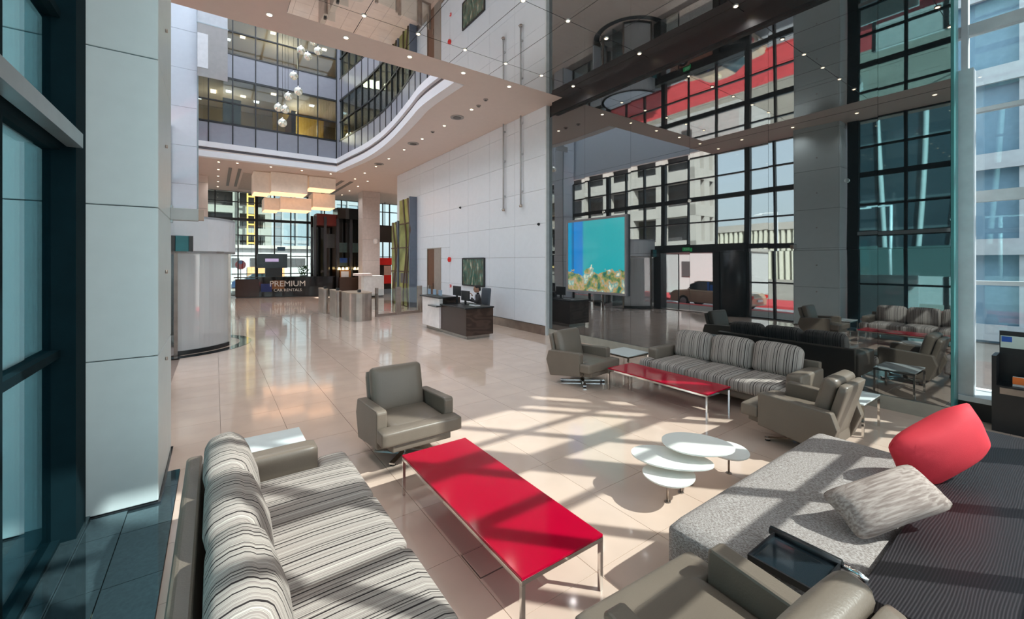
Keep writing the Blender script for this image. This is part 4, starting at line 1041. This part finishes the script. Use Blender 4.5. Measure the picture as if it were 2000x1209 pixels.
for x, z0, z1, m in ((-.75, 3.2, 4.2, 'a'), (.1, 2.9, 3.6, 'b'), (1.0, 2.9, 3.6, 'b'), (.1, 1.9, 2.5, 'b')):
    B('glass_panel', M('kiosk grey ' + m, (.10, .11, .12) if m == 'a' else (.10, .16, .17), .15), x, x + .7, .5, .58, z0, z1, ki)
B('blue_logo', blue_m, .3, .8, .46, .5, 2.15, 2.5, ki); B('bar_counter', M('bar brown', (.06, .03, .02), .3), -.1, 1.6, -1.1, -.7, 0, 1.15, ki)
for k, x in enumerate((6.95, 7.2, 7.45, 8.0, 8.25, 8.5)):
    c = thing('pendant_lamp', ORD[k] + ' small glowing pendant lamp from the left over the kiosk bar', 'lamp', (x, 30.2, 1.75), 0, 'pendant lamps over the kiosk bar')
    ob('shade', cyl_me(.10, .16, wlamp_m, 12, .07), None, c, (0, 0, 0)); ob('cord', cyl_me(.008, 3.3, black_m, 6), None, c, (0, 0, 1.73))
mb = thing('menu_board', 'small pale menu board on the kiosk bar', 'sign', (7.3, 30.1, 1.152)); B('board', paper_m, -.25, .25, -.02, .02, .02, .42, mb); B('foot', M('amber wood', (.4, .16, .04), .5), -.3, .4, .03, .1, 0, .5, mb)
fd = thing('white_counter', 'white folded counter unit in front of the pale column', 'counter', (8.2, 26.6, 0)); B('body', M('cool white', (.75, .8, .82), .4), -.7, .55, -.3, .3, .1, 1.35, fd); B('top', M('blush top', (.78, .70, .68), .4), -1.2, -.2, -.35, .3, 1.35, 1.5, fd); B('base', black_m, -.65, .5, -.25, .25, 0, .1, fd)
at = thing('red_machine', 'bright red and black vending machine at the far right', 'machine', (9.6, 29.2, 0)); B('body', gbk, -.5, .5, -.4, .4, 0, 2.5, at); B('red_top', redp_m, -.52, .52, -.44, -.38, 2.0, 2.5, at); B('red_base', redp_m, -.02, .5, -.42, -.39, .7, 1.3, at); B('poster', M('pale poster', (.6, .4, .33), .4), -.02, .5, -.42, -.39, 1.3, 1.95, at)
hp = thing('hanging_screen', 'square black panel hanging before the far right windows', 'screen', (10.85, 32.4, 3.75)); B('panel', gbk, -.55, .55, -.06, .06, 0, 1.25, hp); B('rod', black_m, -.02, .02, -.02, .02, 1.25, 3.15, hp)
cl = thing('wall_dome', 'small white dome on the pale grey column', 'camera', (8.75, 27.97, 3.6)); ob('dome', sph_me(.16, paper_m, 14), None, cl); ob('base', cyl_me(.18, .05, lalu_m, 14, axis='y'), None, cl)

# hanging fabric boxes
lanm = M('cream fabric lantern', (.70, .60, .52), .8, emit=.10, ecol=(1, .72, .5))
undm = M('glowing diffuser', (.9, .7, .5), .6, emit=1.2, ecol=(1, .52, .28))
for k, (x0, x1, y, z0, z1, lb_) in enumerate(((2.35, 4.05, 24.6, 5.85, 6.86, 'largest box lantern, upper middle of the hanging cluster'), (1.6, 2.33, 25.0, 5.8, 6.86, 'tall narrow box lantern at the left of the cluster'),
        (4.15, 5.5, 24.7, 6.25, 6.86, 'flat box lantern at the upper right of the cluster'), (2.95, 4.5, 26.15, 5.15, 5.82, 'low wide box lantern under the largest one'),
        (2.2, 2.93, 26.55, 5.1, 5.77, 'low narrow box lantern at the lower left of the cluster'), (4.6, 5.8, 26.2, 5.4, 6.2, 'low box lantern at the right above the red header'))):
    c = thing('box_lantern', lb_, 'lantern', ((x0 + x1) / 2, y + .7, 0), 0, 'hanging fabric box lanterns'); a = (x1 - x0) / 2
    B('shade', lanm, -a, a, -.7, .7, z0, z1, c, .01); B('diffuser', undm, -a + .02, a - .02, -.68, .68, z0 - .03, z0, c)
    if z1 < 6.8: B('rod', black_m, -.02, .02, -.02, .02, z1, 6.88, c)

# glass ball pendants
ballm = M('mirror ball glass', (.80, .80, .72), .06, metal=.85, emit=.12, ecol=(1, .95, .7))
for k, (x, z, y, lb_) in enumerate(((2.58, 10.0, 17, 'left ball of the upper glass pendant cluster'), (2.84, 9.93, 17.2, 'lower middle ball of the upper pendant cluster'), (3.14, 10.1, 16.9, 'right ball of the upper glass pendant cluster'),
        (3.02, 10.5, 17.1, 'topmost glass ball pendant below the ceiling band'), (2.34, 9.0, 17, 'single glass ball hanging between the two clusters'), (2.20, 8.31, 17.3, 'left ball of the lower pendant pair'),
        (2.46, 8.4, 16.8, 'right ball of the lower pendant pair'), (1.90, 7.90, 17.5, 'dim glass ball below the lower pair'), (2.06, 7.72, 17.0, 'dim glass ball just under another below the pair'), (1.93, 7.1, 16.6, 'lowest glass ball pendant'))):
    c = thing('ball_pendant', lb_, 'pendant', (x, y, z), 0, 'glass ball pendants in the atrium')
    ob('ball', sph_me(.145, ballm, 18), None, c); ob('cap', cyl_me(.03, .05, chrome_m, 8), None, c, (0, 0, .16)); ob('cord', cyl_me(.005, 14 - z, black_m, 5), None, c, (0, 0, .15 + (14 - z) / 2))
# flat panels coloured to stand for reflections in the atrium glass
bn = thing('reflection_panel', 'pale grey panel imitating a glass reflection high beside the slim white column', 'reflection', (-.05, 18.2, 0))
B('reflection_sheet', M('pale reflection', (.62, .64, .66), .6), -.45, .42, -.015, .015, 10.6, 12.4, bn); B('rod', alu_m, -.47, .44, -.02, .02, 12.4, 12.44, bn)
b2_ = thing('reflection_panel', 'taupe panel imitating a glass reflection with a white patch under the pale one', 'reflection', (-.05, 18.15, 0))
B('reflection_sheet', M('taupe reflection', (.42, .40, .38), .6), -.45, .42, -.012, .012, 8.7, 10.55, b2_); B('white_patch', paper_m, -.45, -.15, -.03, -.012, 9.0, 10.2, b2_); B('rod', alu_m, -.47, .44, -.02, .02, 10.55, 10.58, b2_)
# small CCTV on the near column
cv = thing('cctv_camera', 'grey box camera on the side of the foreground white column', 'camera', (-.42, 6.25, 2.74)); B('body', M('camera grey', (.45, .47, .47), .4), 0, .26, -.06, .06, -.05, .09, cv, .006); B('lens_hood', M('tan hood', (.45, .33, .26), .5), .26, .31, -.05, .05, -.04, .08, cv); B('bracket', alu_m, -.01, .02, -.04, .04, -.08, .12, cv)

# ------------------------------------------------------------------ recessed lights and vents
def downlight(x, y, z, label, group, power, spot=True, r=.042):
    c = thing('downlight', label, 'light', (x, y, z), 0, group)
    ob('ring', cyl_me(r + .02, .012, lalu_m, 16), None, c, (0, 0, -.006)); ob('lamp', cyl_me(r, .006, lamp_m, 16), None, c, (0, 0, -.015))
    if spot:
        ld = bpy.data.lights.new('spot', 'SPOT'); ld.energy = power; ld.color = (1, .97, .95); ld.spot_size = R(130); ld.spot_blend = .9; ld.shadow_soft_size = .06
        lo = bpy.data.objects.new('spot', ld); link(lo, c); lo.location = (0, 0, -.03)
for k in range(6): downlight(-.55 + 1.39 * k, 9.1, CEIL, ORD[k] + ' recessed downlight from the left in the beige ceiling band', 'downlights in the ceiling band', 70)
for k in range(8): downlight(6.42, 11.14 + 1.87 * k, CEIL, ORD[k] + ' recessed downlight from the mirror ceiling in the wavy edged soffit', 'downlights in the wavy soffit', 70)
for k in range(4): downlight(.86 + 1.38 * k, 23.6, CEIL, ORD[k] + ' recessed downlight from the left behind the straight balcony edge', 'downlights behind the balcony edge', 60)
for k in range(5): downlight(.14, 23.85 + 1.95 * k, CEIL, ORD[k] + ' nearest recessed downlight of the far left ceiling row', 'downlights in the far left row', 60)
for k in range(4): downlight(7.2, 24.5 + 2 * k, CEIL, ORD[k] + ' nearest recessed downlight of the far right ceiling row', 'downlights in the far right row', 60)
for k in range(5): downlight(.0, .9 + 1.75 * k, CEIL, ORD[k] + ' nearest recessed downlight in the soffit along the left windows', 'downlights along the left windows', 45)
for i in range(1, len(gx) - 1):
    for j in range(1, len(gy) - 1): downlight(gx[i], gy[j], CEIL, ORD[len(gx) - 2 - i] + ' tiny spotlight from the mirror wall, ' + ORD[len(gy) - 2 - j] + ' mirrored ceiling row from the band', 'spotlights in the mirrored ceiling', 22, spot=(i % 2 == j % 2), r=.03)
for k, y in enumerate((12.02, 15.69, 19.9)):
    c = thing('ceiling_vent', ['grey ceiling vent nearest the mirror ceiling', 'grey ceiling vent in the middle of the wavy soffit', 'grey ceiling vent at the far end of the wavy soffit'][k], 'vent', (6.39, y, CEIL), 0, 'vents in the wavy soffit')
    ob('frame', cyl_me(.22, .02, M('vent grey', (.35, .32, .30), .5), 20), None, c, (0, 0, -.01)); ob('core', cyl_me(.13, .03, M('vent dark', (.12, .11, .10), .5), 20), None, c, (0, 0, -.02))
for k, (x, y) in enumerate(((6.44, 10.75), (6.36, 10.22), (6.38, 13.86))):
    c = thing('smoke_detector', ['grey round detector second from the mirror ceiling edge', 'small grey detector closest to the mirror ceiling edge', 'small grey detector between two vents'][k], 'detector', (x, y, CEIL)); ob('base', cyl_me(.07, .02, M('vent grey', (.35, .32, .30), .5), 14), None, c, (0, 0, -.01)); ob('dome', cyl_me(.045, .03, M('vent dark', (.12, .11, .10), .5), 14, .02), None, c, (0, 0, -.03))
